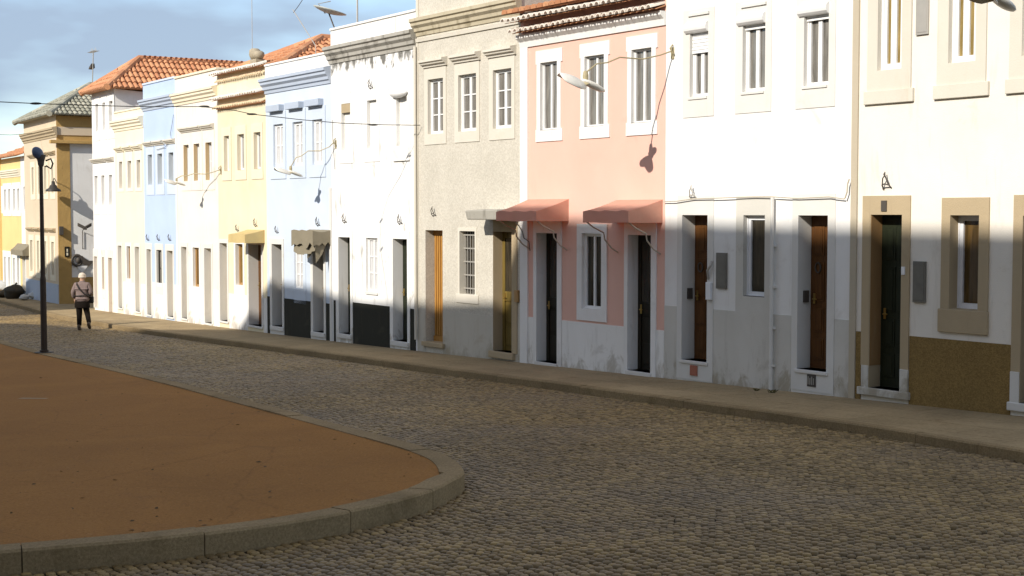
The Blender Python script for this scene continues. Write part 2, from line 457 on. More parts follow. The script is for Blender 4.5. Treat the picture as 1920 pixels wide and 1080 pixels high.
# ------------------------------------------------------------------ houses
class House:
    def __init__(s, name, PL, PR, label, depth=7.0, cat='house', group=None):
        s.PL, s.PR = PL, PR
        s.ud = (PR - PL).normalized(); s.W = (PR - PL).length
        s.ind = Vector((-s.ud.y, s.ud.x))          # into the house
        mid = (PL + PR) / 2
        s.zb = h_pave(mid.x, mid.y)
        s.depth = depth
        s.root = empty(name, (PL.x, PL.y, s.zb), label, cat, group)
        s.root.rotation_euler = (0, 0, atan2(s.ud.y, s.ud.x))
        s.holes = []
    def loc(s, px, py, y=0.0):
        d = ray(px, py)
        o = s.PL + s.ind * y
        t = ((o.x) * s.ind.x + (o.y) * s.ind.y) / (d.x * s.ind.x + d.y * s.ind.y)
        X = d.x * t - s.PL.x; Y = d.y * t - s.PL.y
        return X * s.ud.x + Y * s.ud.y, EYE + d.z * t - s.zb
    def w(s, u, y, z):
        p = s.PL + s.ud * u + s.ind * y
        return Vector((p.x, p.y, s.zb + z))
    def R(s, r, y=0.0):
        x0, y0, x1, y1 = r; xm = (x0 + x1) / 2; ym = (y0 + y1) / 2
        return [s.loc(x0, ym, y)[0], s.loc(x1, ym, y)[0], s.loc(xm, y1, y)[1], s.loc(xm, y0, y)[1]]   # u0,u1,z0,z1
    def row(s, rs, y=0.0):
        L = [s.R(r, y) for r in rs]
        z0 = sum(r[2] for r in L) / len(L); z1 = sum(r[3] for r in L) / len(L)
        return [[r[0], r[1], z0, z1] for r in L]
    def zat(s, px, py, y=0.0):
        return s.loc(px, py, y)[1]
    def zline(s, pts, y=0.0):
        return sum(s.loc(px, py, y)[1] for px, py in pts) / len(pts)
    def uat(s, px, py=450):
        return s.loc(px, py)[0]
    def part(s, name, mb, mat, parent=None, **k):
        return mb.build(name, mat, parent or s.root, **k)
    # -- wall with openings
    def wall(s, mat, ztop, reveal=0.26, u0=0.0, u1=None, zlow=-0.45):
        u1 = s.W if u1 is None else u1
        mb = MB(); e = 0.002
        us = sorted({u0 + e, u1 - e, *[h[0] for h in s.holes], *[h[1] for h in s.holes]})
        zs = sorted({zlow, ztop, *[h[2] for h in s.holes], *[h[3] for h in s.holes]})
        us = [u for u in us if u0 + e <= u <= u1 - e]
        for i in range(len(us) - 1):
            for j in range(len(zs) - 1):
                a, b, c, d = us[i], us[i + 1], zs[j], zs[j + 1]
                if b - a < 1e-5 or d - c < 1e-5: continue
                um, zm = (a + b) / 2, (c + d) / 2
                if any(h[0] < um < h[1] and h[2] < zm < h[3] for h in s.holes): continue
                mb.poly([(a, 0, c), (b, 0, c), (b, 0, d), (a, 0, d)])
        for h in s.holes:
            a, b, c, d = h[:4]; r = h[4] if len(h) > 4 else reveal
            mb.poly([(a, 0, c), (a, 0, d), (a, r, d), (a, r, c)])
            mb.poly([(b, 0, c), (b, r, c), (b, r, d), (b, 0, d)])
            mb.poly([(a, 0, d), (b, 0, d), (b, r, d), (a, r, d)])
            mb.poly([(a, 0, c), (a, r, c), (b, r, c), (b, 0, c)])
        D = s.depth; a, b = u0 + e, u1 - e
        th = 0.3
        mb.poly([(a, 0, zlow), (a, 0, ztop), (a, D, ztop - 0.9), (a, D, zlow)][::-1])
        mb.poly([(b, 0, zlow), (b, 0, ztop), (b, D, ztop - 0.9), (b, D, zlow)])
        mb.poly([(a, D, zlow), (a, D, ztop - 0.9), (b, D, ztop - 0.9), (b, D, zlow)])
        mb.poly([(a, 0, ztop), (b, 0, ztop), (b, th, ztop), (a, th, ztop)])
        mb.poly([(a, th, ztop - 0.5), (b, th, ztop - 0.5), (b, th, ztop), (a, th, ztop)])
        w = s.part('wall', mb, mat)
        rf = MB(); rf.poly([(a + .01, th, ztop - 0.45), (b - .01, th, ztop - 0.45), (b - .01, D, ztop - 0.95), (a + .01, D, ztop - 0.95)])
        s.part('roof', rf, M['terracotta'])
        return w
    def profile(s, name, prof, mat, u0, u1, parent=None):
        """moulding: prof is a list of (outward, z), swept along the facade"""
        mb = MB(); n = len(prof)
        mb.v = [(u0, -p, z) for p, z in prof] + [(u1, -p, z) for p, z in prof]
        for i in range(n - 1):
            mb.f.append((i, n + i, n + i + 1, i + 1))
        mb.f.append(tuple(range(n))); mb.f.append(tuple(reversed(range(n, 2 * n))))
        return s.part(name, mb, mat, parent)
    def cornice(s, z, mat, scale=1.0, u0=-0.0, u1=None, name='cornice'):
        u1 = s.W if u1 is None else u1
        k = scale
        prof = [(0, z), (0.03 * k, z), (0.04 * k, z + .05 * k), (0.09 * k, z + .07 * k), (0.10 * k, z + .12 * k),
                (0.17 * k, z + .16 * k), (0.17 * k, z + .20 * k), (0.22 * k, z + .22 * k), (0.22 * k, z + .27 * k), (0, z + .30 * k)]
        prof = [(p_ * .62, z_) for p_, z_ in prof]
        return s.profile(name, prof, mat, u0, u1)
    def surround(s, op, out, mat, proud=0.025, depth=0.1, parent=None, sides='lrtb'):
        a, b, c, d = op; A, B, Cc, Dd = out; i = 0.004
        mb = MB(); p = -proud
        I = [(a + i, c + i), (b - i, c + i), (b - i, d - i), (a + i, d - i)]
        O = [(A, Cc), (B, Cc), (B, Dd), (A, Dd)]
        for k in range(4):
            k2 = (k + 1) % 4
            mb.poly([(O[k][0], p, O[k][1]), (O[k2][0], p, O[k2][1]), (I[k2][0], p, I[k2][1]), (I[k][0], p, I[k][1])])
            mb.poly([(O[k][0], 0, O[k][1]), (O[k2][0], 0, O[k2][1]), (O[k2][0], p, O[k2][1]), (O[k][0], p, O[k][1])])
            mb.poly([(I[k][0], p, I[k][1]), (I[k2][0], p, I[k2][1]), (I[k2][0], depth, I[k2][1]), (I[k][0], depth, I[k][1])])
        return s.part('surround', mb, mat, parent)
    def window(s, op, depth=0.09, sash=2, rows=1, frame='frame_white', pane='glass_curtain', fw=0.04, outer=0.04,
               out=None, smat=None, proud=0.022, sill=None, open_left=0.0, label=None):
        s.holes.append([*op, depth + 0.06])
        a, b, c, d = op; a += .005; b -= .005; c += .005; d -= .005
        y0, y1 = depth, depth + 0.05
        f = MB()
        f.box(a, a + outer, y0 - .01, y1, c, d).box(b - outer, b, y0 - .01, y1, c, d)
        f.box(a + outer, b - outer, y0 - .01, y1, c, c + outer).box(a + outer, b - outer, y0 - .01, y1, d - outer, d)
        A, B, Cc, Dd = a + outer, b - outer, c + outer, d - outer
        g = MB(); w = (B - A) / sash
        for k in range(sash):
            l = A + k * w + .002; r = A + (k + 1) * w - .002
            f.box(l, l + fw, y0, y1 - .005, Cc, Dd).box(r - fw, r, y0, y1 - .005, Cc, Dd)
            f.box(l + fw, r - fw, y0, y1 - .005, Cc, Cc + fw).box(l + fw, r - fw, y0, y1 - .005, Dd - fw, Dd)
            hh = (Dd - Cc - 2 * fw) / rows
            for q in range(1, rows):
                zz = Cc + fw + q * hh
                f.box(l + fw, r - fw, y0 + .012, y1 - .01, zz - .011, zz + .011)
            yy = y0 + 0.03
            g.poly([(l + fw, yy, Cc + fw), (r - fw, yy, Cc + fw), (r - fw, yy, Dd - fw), (l + fw, yy, Dd - fw)])
        o = s.part('window', f, M[frame])
        if label: o['label'] = label
        s.part('pane', g, M[pane], o)
        if out: s.surround(op, out, M[smat], proud, depth + 0.04, o)
        if sill:
            sm, pr, hh, ex = sill
            s.part('sill', MB().box(op[0] - ex, op[1] + ex, -pr, depth, op[2] - hh, op[2] + .012), M[sm], o, bevel=.006)
        return o
    def hood(s, u0, u1, z, mat, parent, k=1.0):
        prof = [(0, z), (.05 * k, z), (.06 * k, z + .04 * k), (.11 * k, z + .06 * k), (.12 * k, z + .09 * k), (.16 * k, z + .11 * k), (.16 * k, z + .16 * k), (0, z + .19 * k)]
        return s.profile('hood', prof, mat, u0, u1, parent)
    def door(s, op, depth=0.22, mat='door_black', style='panel', out=None, smat=None, proud=0.015, handle=True,
             step=None, label=None, glassmat='glass_dark'):
        s.holes.append([*op, depth + 0.05])
        a, b, c, d = op; a += .006; b -= .006; d -= .006
        m = MB(); W = b - a; H = d - c; y = depth
        m.box(a, b, y, y + .045, c, d)
        gl = None
        if style == 'panel':
            xs = [(a + .07 * W / .6, a + W * .47), (a + W * .53, b - .07 * W / .6)]
            for z0, z1 in ((.06, .20), (.24, .40), (.44, .70), (.74, .93)):
                for l, r in xs:
                    m.box(l, r, y - .012, y - .0005, c + z0 * H, c + z1 * H)
                    m.box(l + .03, r - .03, y - .022, y - .0125, c + z0 * H + .03, c + z1 * H - .03)
        elif style == 'slat':
            n = 7
            for k in range(n):
                l = a + .03 + (W - .06) * k / n
                m.box(l, l + (W - .06) / n * .62, y - .02, y - .0005, c + .12, d - .10)
            m.box(a, b, y - .028, y - .001, c, c + .11); m.box(a, b, y - .028, y - .001, d - .09, d)
        elif style == 'glazed':
            m.box(a, a + .08, y - .02, y - .001, c, d).box(b - .08, b, y - .02, y - .001, c, d)
            m.box(a + .08, b - .08, y - .02, y - .001, d - .12, d).box(a + .08, b - .08, y - .02, y - .001, c + .42 * H, c + .5 * H)
            for z0, z1 in ((.05, .2), (.24, .39)):
                m.box(a + .12, b - .12, y - .018, y - .0005, c + z0 * H, c + z1 * H)
            gl = MB().poly([(a + .08, y - .006, c + .5 * H), (b - .08, y - .006, c + .5 * H), (b - .08, y - .006, d - .12), (a + .08, y - .006, d - .12)])
        elif style == 'plank':
            n = 4
            for k in range(n):
                m.box(a + W * k / n + .006, a + W * (k + 1) / n - .006, y - .01, y - .0005, c + .01, d - .01)
        o = s.part('door', m, M[mat], bevel=0.003)
        if label: o['label'] = label
        if gl: s.part('pane', gl, M[glassmat], o)
        if out: s.surround(op, out, M[smat], proud, depth, o)
        if handle:
            hb = MB().tube([(a + .09, y - .022, c + 1.0), (a + .09, y - .06, c + 1.0), (a + .16, y - .06, c + 1.0)], .011, 6)
            hb.box(a + .07, a + .11, y - .03, y - .022, c + .93, c + 1.08)
            s.part('handle', hb, M['brass'], o)
        if step:
            sm, pr, ex, hh = step
            s.part('step', MB().box(op[0] - ex, op[1] + ex, -pr, depth + .02, c - hh, c + .004), M[sm], o, bevel=.01)
            if c - hh > -0.2:
                pass
        return o
    def slab(s, name, rects, proud, mat, bevel=0.004, parent=None, inner=-0.003):
        for a, b, c, d in rects:
            if b - a > .01:
                s.part(name, MB().box(a, b, -proud, 0.02, c, d), mat, parent, bevel=bevel)
    def hook(s, px, py, size=0.2, mat='iron'):
        """little scrolled iron flag holder"""
        u, z = s.loc(px, py); k = size * .85
        mb = MB()
        mb.tube([(u - .28 * k, -.01, z - .5 * k), (u - .18 * k, -.06, z - .3 * k), (u + .05 * k, -.08, z - .22 * k), (u + .3 * k, -.05, z - .3 * k), (u + .34 * k, -.01, z - .46 * k)], .045 * k, 5)
        mb.tube([(u - .2 * k, -.05, z - .28 * k), (u - .02 * k, -.09, z + .12 * k), (u + .1 * k, -.08, z + .3 * k), (u + .02 * k, -.06, z + .48 * k), (u - .1 * k, -.05, z + .38 * k), (u, -.06, z + .26 * k)], .04 * k, 5)
        mb.tube([(u + .26 * k, -.05, z - .28 * k), (u + .2 * k, -.07, z + .02 * k), (u + .08 * k, -.08, z + .28 * k)], .04 * k, 5)
        mb.box(u - .3 * k, u - .2 * k, -.02, 0.01, z - .56 * k, z - .44 * k)
        return s.part('flag_hook', mb, M[mat])
    def awning(s, fl, fr, ytop, yfront, ybot, xr, mat, sag=0.03, arm='cable_pale', ragged=False, label=None, reach=None):
        """sloped cloth canopy: fl, fr columns of the front valance ends, xr column of its end at the wall"""
        uR, zT = s.loc(xr, ytop)
        P = 0.05
        while P < 2.5:
            p = s.w(uR, -P, s.loc(fr, yfront, -P)[1])
            if project(p)[0] <= fr: break
            P += .01
        uL = s.loc(fl, yfront, -P)[0]
        zF = s.loc(fr, yfront, -P)[1]; zB = s.loc(fr, ybot, -P)[1]
        n = 8; mb = MB(); rs = random.Random(3)
        grid = []
        m_ = 6
        for j in range(m_ + 1):
            t = j / m_; rowp = []
            for i in range(n + 1):
                q = i / n; sg = sag * sin(pi * t) * (0.6 + .4 * sin(pi * q)) + .012 * sin(17 * q + 2 * t) * t
                rowp.append((uL + (uR - uL) * q, -P * t, zT + (zF - zT) * t - sg))
            grid.append(rowp)
        for j in range(m_):
            for i in range(n):
                mb.poly([grid[j][i], grid[j + 1][i], grid[j + 1][i + 1], grid[j][i + 1]])
        bot = []
        for i in range(n + 1):
            q = i / n
            dz = (rs.uniform(-.10, .06) if ragged else .006 * sin(9 * q))
            bot.append((uL + (uR - uL) * q, -P + .008 * sin(7 * q), zB + dz))
        for i in range(n):
            mb.poly([grid[m_][i], bot[i], bot[i + 1], grid[m_][i + 1]])
        for u_, side in ((uR, 1), (uL, 0)):
            e = [grid[j][n if side else 0] for j in range(m_ + 1)]
            bt = [(u_, -P * j / m_, zB + (rs.uniform(-.12, .05) if ragged else 0)) for j in range(m_)] + [bot[n if side else 0]]
            for j in range(m_):
                mb.poly([e[j], bt[j], bt[j + 1], e[j + 1]])
        o = s.part('awning', mb, mat, smooth=False)
        md = o.modifiers.new('thick', 'SOLIDIFY'); md.thickness = 0.008
        if label: o['label'] = label
        if ragged:
            rg_ = random.Random(11)
            dm_ = MB(); n_ = 6
            for i in range(n_):
                q0, q1 = i / n_, (i + 1) / n_
                l0 = .10 + .16 * abs(sin(2.3 * q0 + .4)) * (1 - .5 * q0) + rg_.uniform(0, .05); l1 = .10 + .16 * abs(sin(2.3 * q1 + .4)) * (1 - .5 * q1) + rg_.uniform(0, .05)
                y_ = -P * .82
                dm_.poly([(uL + (uR - uL) * q0, y_, zB + .1), (uL + (uR - uL) * q0, y_ - .03, zB - l0), (uL + (uR - uL) * q1, y_ - .03, zB - l1), (uL + (uR - uL) * q1, y_, zB + .1)])
            for u_, l_ in ((uR - .06, .42), (uR - .50, .34)):
                dm_.poly([(u_, -P * .8, zB + .05), (u_ + .02, -P * .78, zB - l_), (u_ + .02, -P * .45, zB - l_ * .55), (u_, -P * .2, zB + .02)])
            d_o = s.part('drape', dm_, mat, o); m3 = d_o.modifiers.new('thick', 'SOLIDIFY'); m3.thickness = .008
        if arm:
            for u_ in (uL + .04, uR - .04):
                t = MB().tube([(u_, -P + .03, zB + .02), (u_ + .01, -P * .75, zB - .08), (u_ + .015, -P * .45, zB - .17), (u_ + .015, -P * .42, zB - .28), (u_ + .01, -P * .22, zB - .42), (u_, -.0, zB - .5)], .012, 6)
                s.part('arm', t, M[arm], o)
        return o
    def eave(s, z, u0, u1, mat, out=0.30, pitch=0.17, r=0.062, soff=None, name='eave_tiles', back=0.05, parent=None, tilt=.10):
        """a row of barrel-tile ends projecting from the wall head"""
        mb = MB(); n = int((u1 - u0) / pitch)
        for k in range(n):
            u = u0 + (k + .5) * (u1 - u0) / n; jz = random.uniform(-.006, .006)
            seg = 6; b0 = len(mb.v)
            for yy, zz, rr in ((-out + random.uniform(-.015, .01), z + jz, r * 1.05), (back, z + tilt + jz, r * .95)):
                for q in range(seg + 1):
                    an = pi * q / seg
                    mb.v.append((u - rr * cos(an), yy, zz + rr * sin(an)))
                for q in range(seg + 1):
                    an = pi * q / seg
                    mb.v.append((u - (rr - .016) * cos(an), yy, zz + (rr - .016) * sin(an)))
            L = 2 * (seg + 1)
            for q in range(seg):
                mb.f.append((b0 + q, b0 + q + 1, b0 + L + q + 1, b0 + L + q))
                mb.f.append((b0 + seg + 1 + q, b0 + L + seg + 1 + q, b0 + L + seg + 2 + q, b0 + seg + 2 + q))
                mb.f.append((b0 + q, b0 + seg + 1 + q, b0 + seg + 2 + q, b0 + q + 1))
        o = s.part(name, mb, M[mat], parent)
        bb = MB().hexa([(u0, -out + .1, z - .012), (u1, -out + .1, z - .012), (u1, back, z + tilt - .03), (u0, back, z + tilt - .03)],
                       [(u0, -out + .1, z - .002), (u1, -out + .1, z - .002), (u1, back, z + tilt - .01), (u0, back, z + tilt - .01)])
        s.part('soffit', bb, M[soff or 'terracotta'], o)
        return o

def barrel_tiles(mb, O, U, V, clip, width=0.175, length=0.34, r=0.072):
    """overlapping barrel tiles over a slope; O corner, U along the eave, V up the slope, clip(a,b) -> bool"""
    U = U.normalized(); V = V.normalized(); Nn = U.cross(V).normalized()
    if Nn.z < 0: Nn = -Nn
    amin, amax, bmin, bmax, test = clip
    na = int((amax - amin) / width); nb = int((bmax - bmin) / length) + 1
    for i in range(na):
        for j in range(nb):
            a = amin + (i + .5) * width; b = bmin + j * length
            if not test(a, b + length * .5): continue
            seg = 6; b0 = len(mb.v); ja = random.uniform(-.008, .008)
            for bb, rr, lift in ((b - .03, r * 1.08, .022), (b + length, r * .86, -.004)):
                for q in range(seg + 1):
                    an = pi * q / seg
                    mb.v.append(tuple(O + U * (a + ja - rr * cos(an)) + V * bb + Nn * (rr * sin(an) * 1.0 + lift)))
            L = seg + 1
            for q in range(seg):
                mb.f.append((b0 + q, b0 + q + 1, b0 + L + q + 1, b0 + L + q))
            mb.f.append(tuple(b0 + q for q in range(seg, -1, -1)))

def hip_roof(H, z_eave, z_ridge, W0, W1, y0, y1, hipd, mat, ridge_mat, parent=None, both=False):
    """hipped tile roof in the house frame; ridge runs into the depth"""
    uc = (W0 + W1) / 2
    A = Vector((W0, y0, z_eave)); B = Vector((W1, y0, z_eave)); Cc = Vector((W1, y1, z_eave)); D = Vector((W0, y1, z_eave))
    R0 = Vector((uc, y0 + hipd, z_ridge)); R1 = Vector((uc, y1, z_ridge))
    mb = MB()
    for pl in ([A, B, R0], [B, Cc, R1, R0], [D, A, R0, R1], [D, R1, Cc]):
        mb.poly(pl)
    mb.poly([A, D, Cc, B])
    half = (W1 - W0) / 2; sl = sqrt(half ** 2 + (z_ridge - z_eave) ** 2); L = y1 - y0
    barrel_tiles(mb, B, Vector((0, 1, 0)), (R0 - B) - Vector((0, (R0 - B).y, 0)), (0, L, 0, sl, lambda a, b: b < sl * min(1.0, a / hipd)), )
    barrel_tiles(mb, A, Vector((0, 1, 0)), (R0 - A) - Vector((0, (R0 - A).y, 0)), (0, L, 0, sl, lambda a, b: b < sl * min(1.0, a / hipd)))
    sf = sqrt(hipd ** 2 + (z_ridge - z_eave) ** 2)
    barrel_tiles(mb, A, Vector((1, 0, 0)), Vector((0, hipd, z_ridge - z_eave)), (0, W1 - W0, 0, sf, lambda a, b: b / sf < min(a, W1 - W0 - a) / half))
    roof = H.part('tiled_roof', mb, mat, parent)
    rg = MB()
    for p, q in ((B, R0), (A, R0), (R0, R1)):
        n = max(2, int((q - p).length / .36))
        for k in range(n):
            s0 = p + (q - p) * (k / n); s1 = p + (q - p) * ((k + 1.08) / n)
            rg.tube([s0 + Vector((0, 0, .03)), s1 + Vector((0, 0, .045))], [.115, .095], 8)
    H.part('ridge_tiles', rg, ridge_mat, roof)
    return roof

def P2(i): return CORN[i]
# ---- beige house nearest the camera
H = House('terraced_house', P2(1), P2(0), 'cream house with tan stone window frames and brown pebbledash base, nearest on the right', depth=8)
H0 = H
ups = H.row([(1648, -70, 1694, 127), (1781, -80, 1833, 117), (1919, -90, 1973, 107)])
for r in ups:
    o = H.window(r, 0.06, 2, 1, 'frame_white', 'glass_gold', .045, .04)
    H.surround(r, [r[0] - .17, r[1] + .15, r[2] - .26, r[3] + .2], M['stone_pale'], .025, .16, o)
    H.part('sill', MB().box(r[0] - .21, r[1] + .20, -.045, .01, r[2] - .44, r[2] - .262), M['stone_pale'], o, bevel=.008)
r = H.R((1654, 402, 1691, 732)); r[0] = H.uat(1632, 560)
D = H.door(r, .21, 'door_green', 'panel', [r[0] - .012, r[1] + .13, r[2], r[3] + .25], 'stone_tan', .02, step=('stone_grey', .06, .17, .1))
H.part('jamb', MB().box(r[0] + .006, r[0] + .012, -.01, .205, r[2] + .3, r[3] - .01), M['tile_brown'], D)
for a_, b_ in ((r[1] + .002, r[1] + .135), (r[0] - .12, r[0] - .002)):
    H.part('base_block', MB().box(a_, b_, -.035, .02, r[2] - .02, r[2] + .30), M['stone_grey'], D, bevel=.006)
H.part('stone_pillar', MB().box(r[0] - .14, r[0] - .014, -.02, .01, r[2] + .3, r[3] + .25), M['stone_tan'], D)
rn = H.R((1655, 376, 1665, 396)); H.part('number_plate', MB().box(rn[0], rn[1], -.035, -.021, rn[2], rn[3]), M['iron'])
H.part('bell', MB().box(*H.R((1693, 500, 1699, 515))[:2], -.035, -.018, *H.R((1693, 500, 1699, 515))[2:]), M['frame_white'])
r = H.R((1782, 403, 1837, 581))
o = H.window(r, .15, 1, 1, 'alu', 'glass_brown', .05, .02)
H.surround(r, [r[0] - .13, r[1] + .14, r[2] - .0, r[3] + .22], M['stone_tan'], .025, .2, o)
H.part('sill', MB().box(r[0] - .16, r[1] + .15, -.04, .01, r[2] - .3, r[2] - .002), M['stone_tan'], o, bevel=.008)
r2 = H.R((1916, 404, 1975, 760))
D = H.door(r2, .22, 'door_brown', 'panel', [r2[0] - .13, r2[1] + .14, r2[2], r2[3] + .25], 'stone_tan', .02, step=('stone_white', .05, .16, .1))
H.part('base_block', MB().box(r2[0] - .13, r2[0] - .003, -.035, .02, r2[2] - .02, r2[2] + .38), M['stone_white'], D, bevel=.006)
m1 = H.R((1714, 490, 1737, 567)); H.part('meter_box', MB().box(m1[0], m1[1], -.03, .02, m1[2], m1[3]).box(m1[0] + .02, m1[1] - .02, -.035, -.0305, m1[2] + .03, m1[3] - .03), M['grey_metal'], bevel=.004)
m1 = H.R((1720, -30, 1743, 65)); H.part('meter_box', MB().box(m1[0], m1[1], -.03, .02, m1[2], m1[3]).box(m1[0] + .02, m1[1] - .02, -.035, -.0305, m1[2] + .03, m1[3] - .03), M['galv'], bevel=.004)
zp = H.zline([(1703, 630), (1898, 646)])
uq = H.uat(1607, 500)
ra = H.R((1632, 402, 1691, 732)); 
H.slab('plinth', [(uq + .002, ra[0] - .145, -.4, zp), (ra[1] + .14, r2[0] - .135, -.4, zp), (r2[1] + .14, H.W, -.4, zp)], .012, M['pebble_tan'])
ztop = ups[0][3] + .95
H.part('quoin', MB().box(.0, uq, -.03, .02, -.4, ztop - .02), M['stone_quoin'], bevel=.005)
H.hook(1664, 338, .26)
H.cornice(ztop - .3, M['stone_pale'], 1.0)
H.wall(M['cream'], ztop)

# ---- white house
H = House('terraced_house', P2(2), P2(1), 'white house with three roller shutter boxes and two brown doors over a grey base')
H1 = H
ups = H.row([(1294, 53, 1329, 184), (1393, 36, 1436, 172), (1508, 22, 1555, 160)])
zhead = ups[0][3]
for k, r in enumerate(ups):
    o = H.window(r, .07, 2, 1, 'frame_white', 'glass_mid', .032, .025, [r[0] - .15, r[1] + .12, r[2] - .3, r[3] + .3], 'stone_white', .012)
    H.part('sill', MB().box(r[0] - .02, r[1] - .02, -.03, .1, r[2] - .03, r[2] + .01), M['stone_white'], o, bevel=.004)
    rb = MB().tube([(r[0] - .08, .0, r[3] + .02), (r[1] + .0, .0, r[3] + .02)], .085, 12)
    H.part('shutter_roll', rb, M['frame_white'], o, smooth=False)
    H.part('hood', MB().box(r[0] - .02, r[1] + .02, -.04, .01, r[3] + .2, r[3] + .24), M['stone_white'], o)
    drop = (.30, .07, .07)[k] * (r[3] - r[2])
    sh = MB(); n = max(2, int(drop / .045))
    for q in range(n):
        z1 = r[3] - .06 - q * drop / n
        sh.box(r[0] + .008, r[1] - .008, 0.035 + .002 * (q % 2), .055, z1 - drop / n + .006, z1)
    H.part('shutter', sh, M['frame_white'], o)
op1 = H.R((1279, 403, 1327, 677)); op2 = H.R((1496, 403, 1552, 695))
zh = (op1[3] + op2[3]) / 2; op1[3] = op2[3] = zh
for r in (op1, op2):
    d_ = H.door(r, .26, 'door_brown', 'panel', [r[0] - .11, r[1] + .13, r[2] - .3, r[3] + .3], 'stone_white', .012, step=('stone_white', .035, .03, .05))
    H.part('knocker', MB().lathe([(.0, .0), (.045, .0), (.05, .02), (.0, .03)], 10, (0, 0, 0)).v and MB().tube([(r[0] + .17 + .05 * cos(q / 3), .225, r[2] + 1.45 + .07 * sin(q / 3)) for q in range(20)], .012, 5), M['iron'], d_)
    H.part('bell_box', MB().box(r[0] + .004, r[0] + .03, .1, .2, r[2] + .95, r[2] + 1.12), M['iron'], d_)
r = H.R((1394, 403, 1435, 557)); r[3] = zh
H.window(r, .075, 1, 1, 'alu', 'glass_dark', .05, .02, [r[0] - .15, r[1] + .15, r[2] - .3, r[3] + .28], 'stone_grey', .012, sill=('iron', .0, .03, -.01))
m1 = H.R((1345, 474, 1364, 541)); H.part('meter_box', MB().box(m1[0], m1[1], -.03, .02, m1[2], m1[3]).box(m1[0] + .02, m1[1] - .02, -.035, -.0305, m1[2] + .03, m1[3] - .03), M['grey_metal'], bevel=.004)
ib = H.R((1328, 529, 1337, 562)); H.part('intercom', MB().box(ib[0], ib[1], -.06, -.012, ib[2], ib[3]), M['alu'], bevel=.006)
ib = H.R((1330, 490, 1336, 524)); H.part('door_pull', MB().tube([(ib[0], -.02, ib[2]), (ib[0] + .02, -.06, (ib[2] + ib[3]) / 2), (ib[1] + .02, -.06, ib[3] - .06), (ib[1], -.02, ib[3])], .018, 6), M['galv'])
zp = H.zline([(1260, 575), (1590, 598)])
H.slab('plinth', [(.004, op1[0] - .115, -.4, zp), (op1[1] + .135, op2[0] - .115, -.4, zp), (op2[1] + .135, H.W - .004, -.4, zp)], .010, M['stone_grey'])
vr = H.R((1296, 685, 1309, 704)); H.part('air_vent', MB().box(vr[0], vr[1], -.03, .0, vr[2], vr[3]), paint('brick_red_vent', (.36, .13, .08), .8))
vr = H.R((1515, 702, 1531, 725))
vm = MB().box(vr[0], vr[1], -.022, .0, vr[2], vr[3])
v_ = H.part('air_vent', vm, M['iron'])
gm = MB()
for q in range(4):
    gm.box(vr[0] + .02 + q * .033, vr[0] + .032 + q * .033, -.03, -.0225, vr[2] + .03, vr[3] - .03 - .02 * (q % 2))
H.part('grille', gm, M['galv'], v_)
pu = H.uat(1452, 560)
pz = H.zat(1452, 370)
pp = MB().tube([(pu, -.06, -.1), (pu, -.06, pz)], .028, 8)
for q in (.35, .9, 1.5, 2.1):
    pp.box(pu - .04, pu + .04, -.07, .0, q, q + .03)
H.part('pipe', pp, M['stone_white'])
H.hook(1301, 360, .24, 'galv')
ztop = zhead + 1.0
H.cornice(ztop - .3, M['white'], 1.0)
H.wall(M['white'], ztop)

# ---- pink house
H = House('terraced_house', P2(3), P2(2), 'pink house with white window frames, tiled eaves and two pink awnings')
H2 = H
ups = H.row([(1014, 116, 1046, 244), (1097, 104, 1134, 237), (1185, 90, 1223, 231)])
outs = H.row([(1005, 93, 1056, 265), (1087, 80, 1141, 259), (1174, 65, 1236, 253)])
for r, q in zip(ups, outs):
    o = H.window(r, .05, 2, 1, 'frame_white', 'glass_mid', .022, .012, [r[0] - .10, r[1] + .10, q[2], q[3]], 'white', .02, sill=('iron', .015, .07, .0))
    for a_, b_ in ((r[0] - .13, r[0] - .101), (r[1] + .101, r[1] + .14)):
        for c_, d_ in ((r[3] - .02, q[3]), (q[2], r[2] + .02)):
            H.part('surround_ear', MB().box(a_, b_, -.02, .01, c_, d_), M['white'], o)
op1 = H.R((1007, 437, 1046, 680)); op2 = H.R((1178, 440, 1222, 697))
zh = (op1[3] + op2[3]) / 2; op1[3] = op2[3] = zh
for r in (op1, op2):
    H.door(r, .22, 'door_black', 'glazed', [r[0] - .09, r[1] + .12, r[2] - .3, r[3] + .22], 'white', .022, step=('stone_white', .05, .02, .07))
r = H.R((1092, 441, 1129, 580)); r[3] = zh + .01
q = H.R((1083, 420, 1139, 602))
H.window(r, .05, 2, 1, 'frame_white', 'glass_dark', .02, .03, [q[0], q[1], q[2], q[3]], 'white', .022, label=None)
zd = H.zline([(1075, 605), (1246, 618), (990, 593)])
ul = H.uat(991, 450)
H.slab('dado', [(ul + .002, op1[0] - .092, -.4, zd), (op1[1] + .122, op2[0] - .092, -.4, zd), (op2[1] + .122, H.W - .003, -.4, zd)], .010, M['white_worn'])
ze = H.zline([(985, 62), (1240, 22)], -.1)
H.part('pilaster', MB().box(.003, ul, -.03, .02, -.4, ze - .02), M['white'])
H.profile('cornice', [(0, ze - .22), (.03, ze - .22), (.05, ze - .12), (.12, ze - .06), (.12, ze - .0), (0, ze - .0)], M['white'], .0, H.W)
H.eave(ze + .03, .0, H.W, 'tile_white', .30, .155, .06, 'terracotta')
H.eave(ze + .20, .0, H.W, 'tile_white', .46, .155, .064, 'terracotta')
H.awning(930, 1005, 373, 396, 415, 1066, M['awning_pink'], label=None)
H.awning(1093, 1178, 374, 395, 418, 1242, M['awning_pink'])
H.wall(M['pink'], ze + .32)
rm = MB()
for sgn in (1,):
    barrel_tiles(rm, Vector((0, -.4, ze + .33)), Vector((1, 0, 0)), Vector((0, .978, .21)), (0, H.W, 0, 4.0, lambda a, b: True))
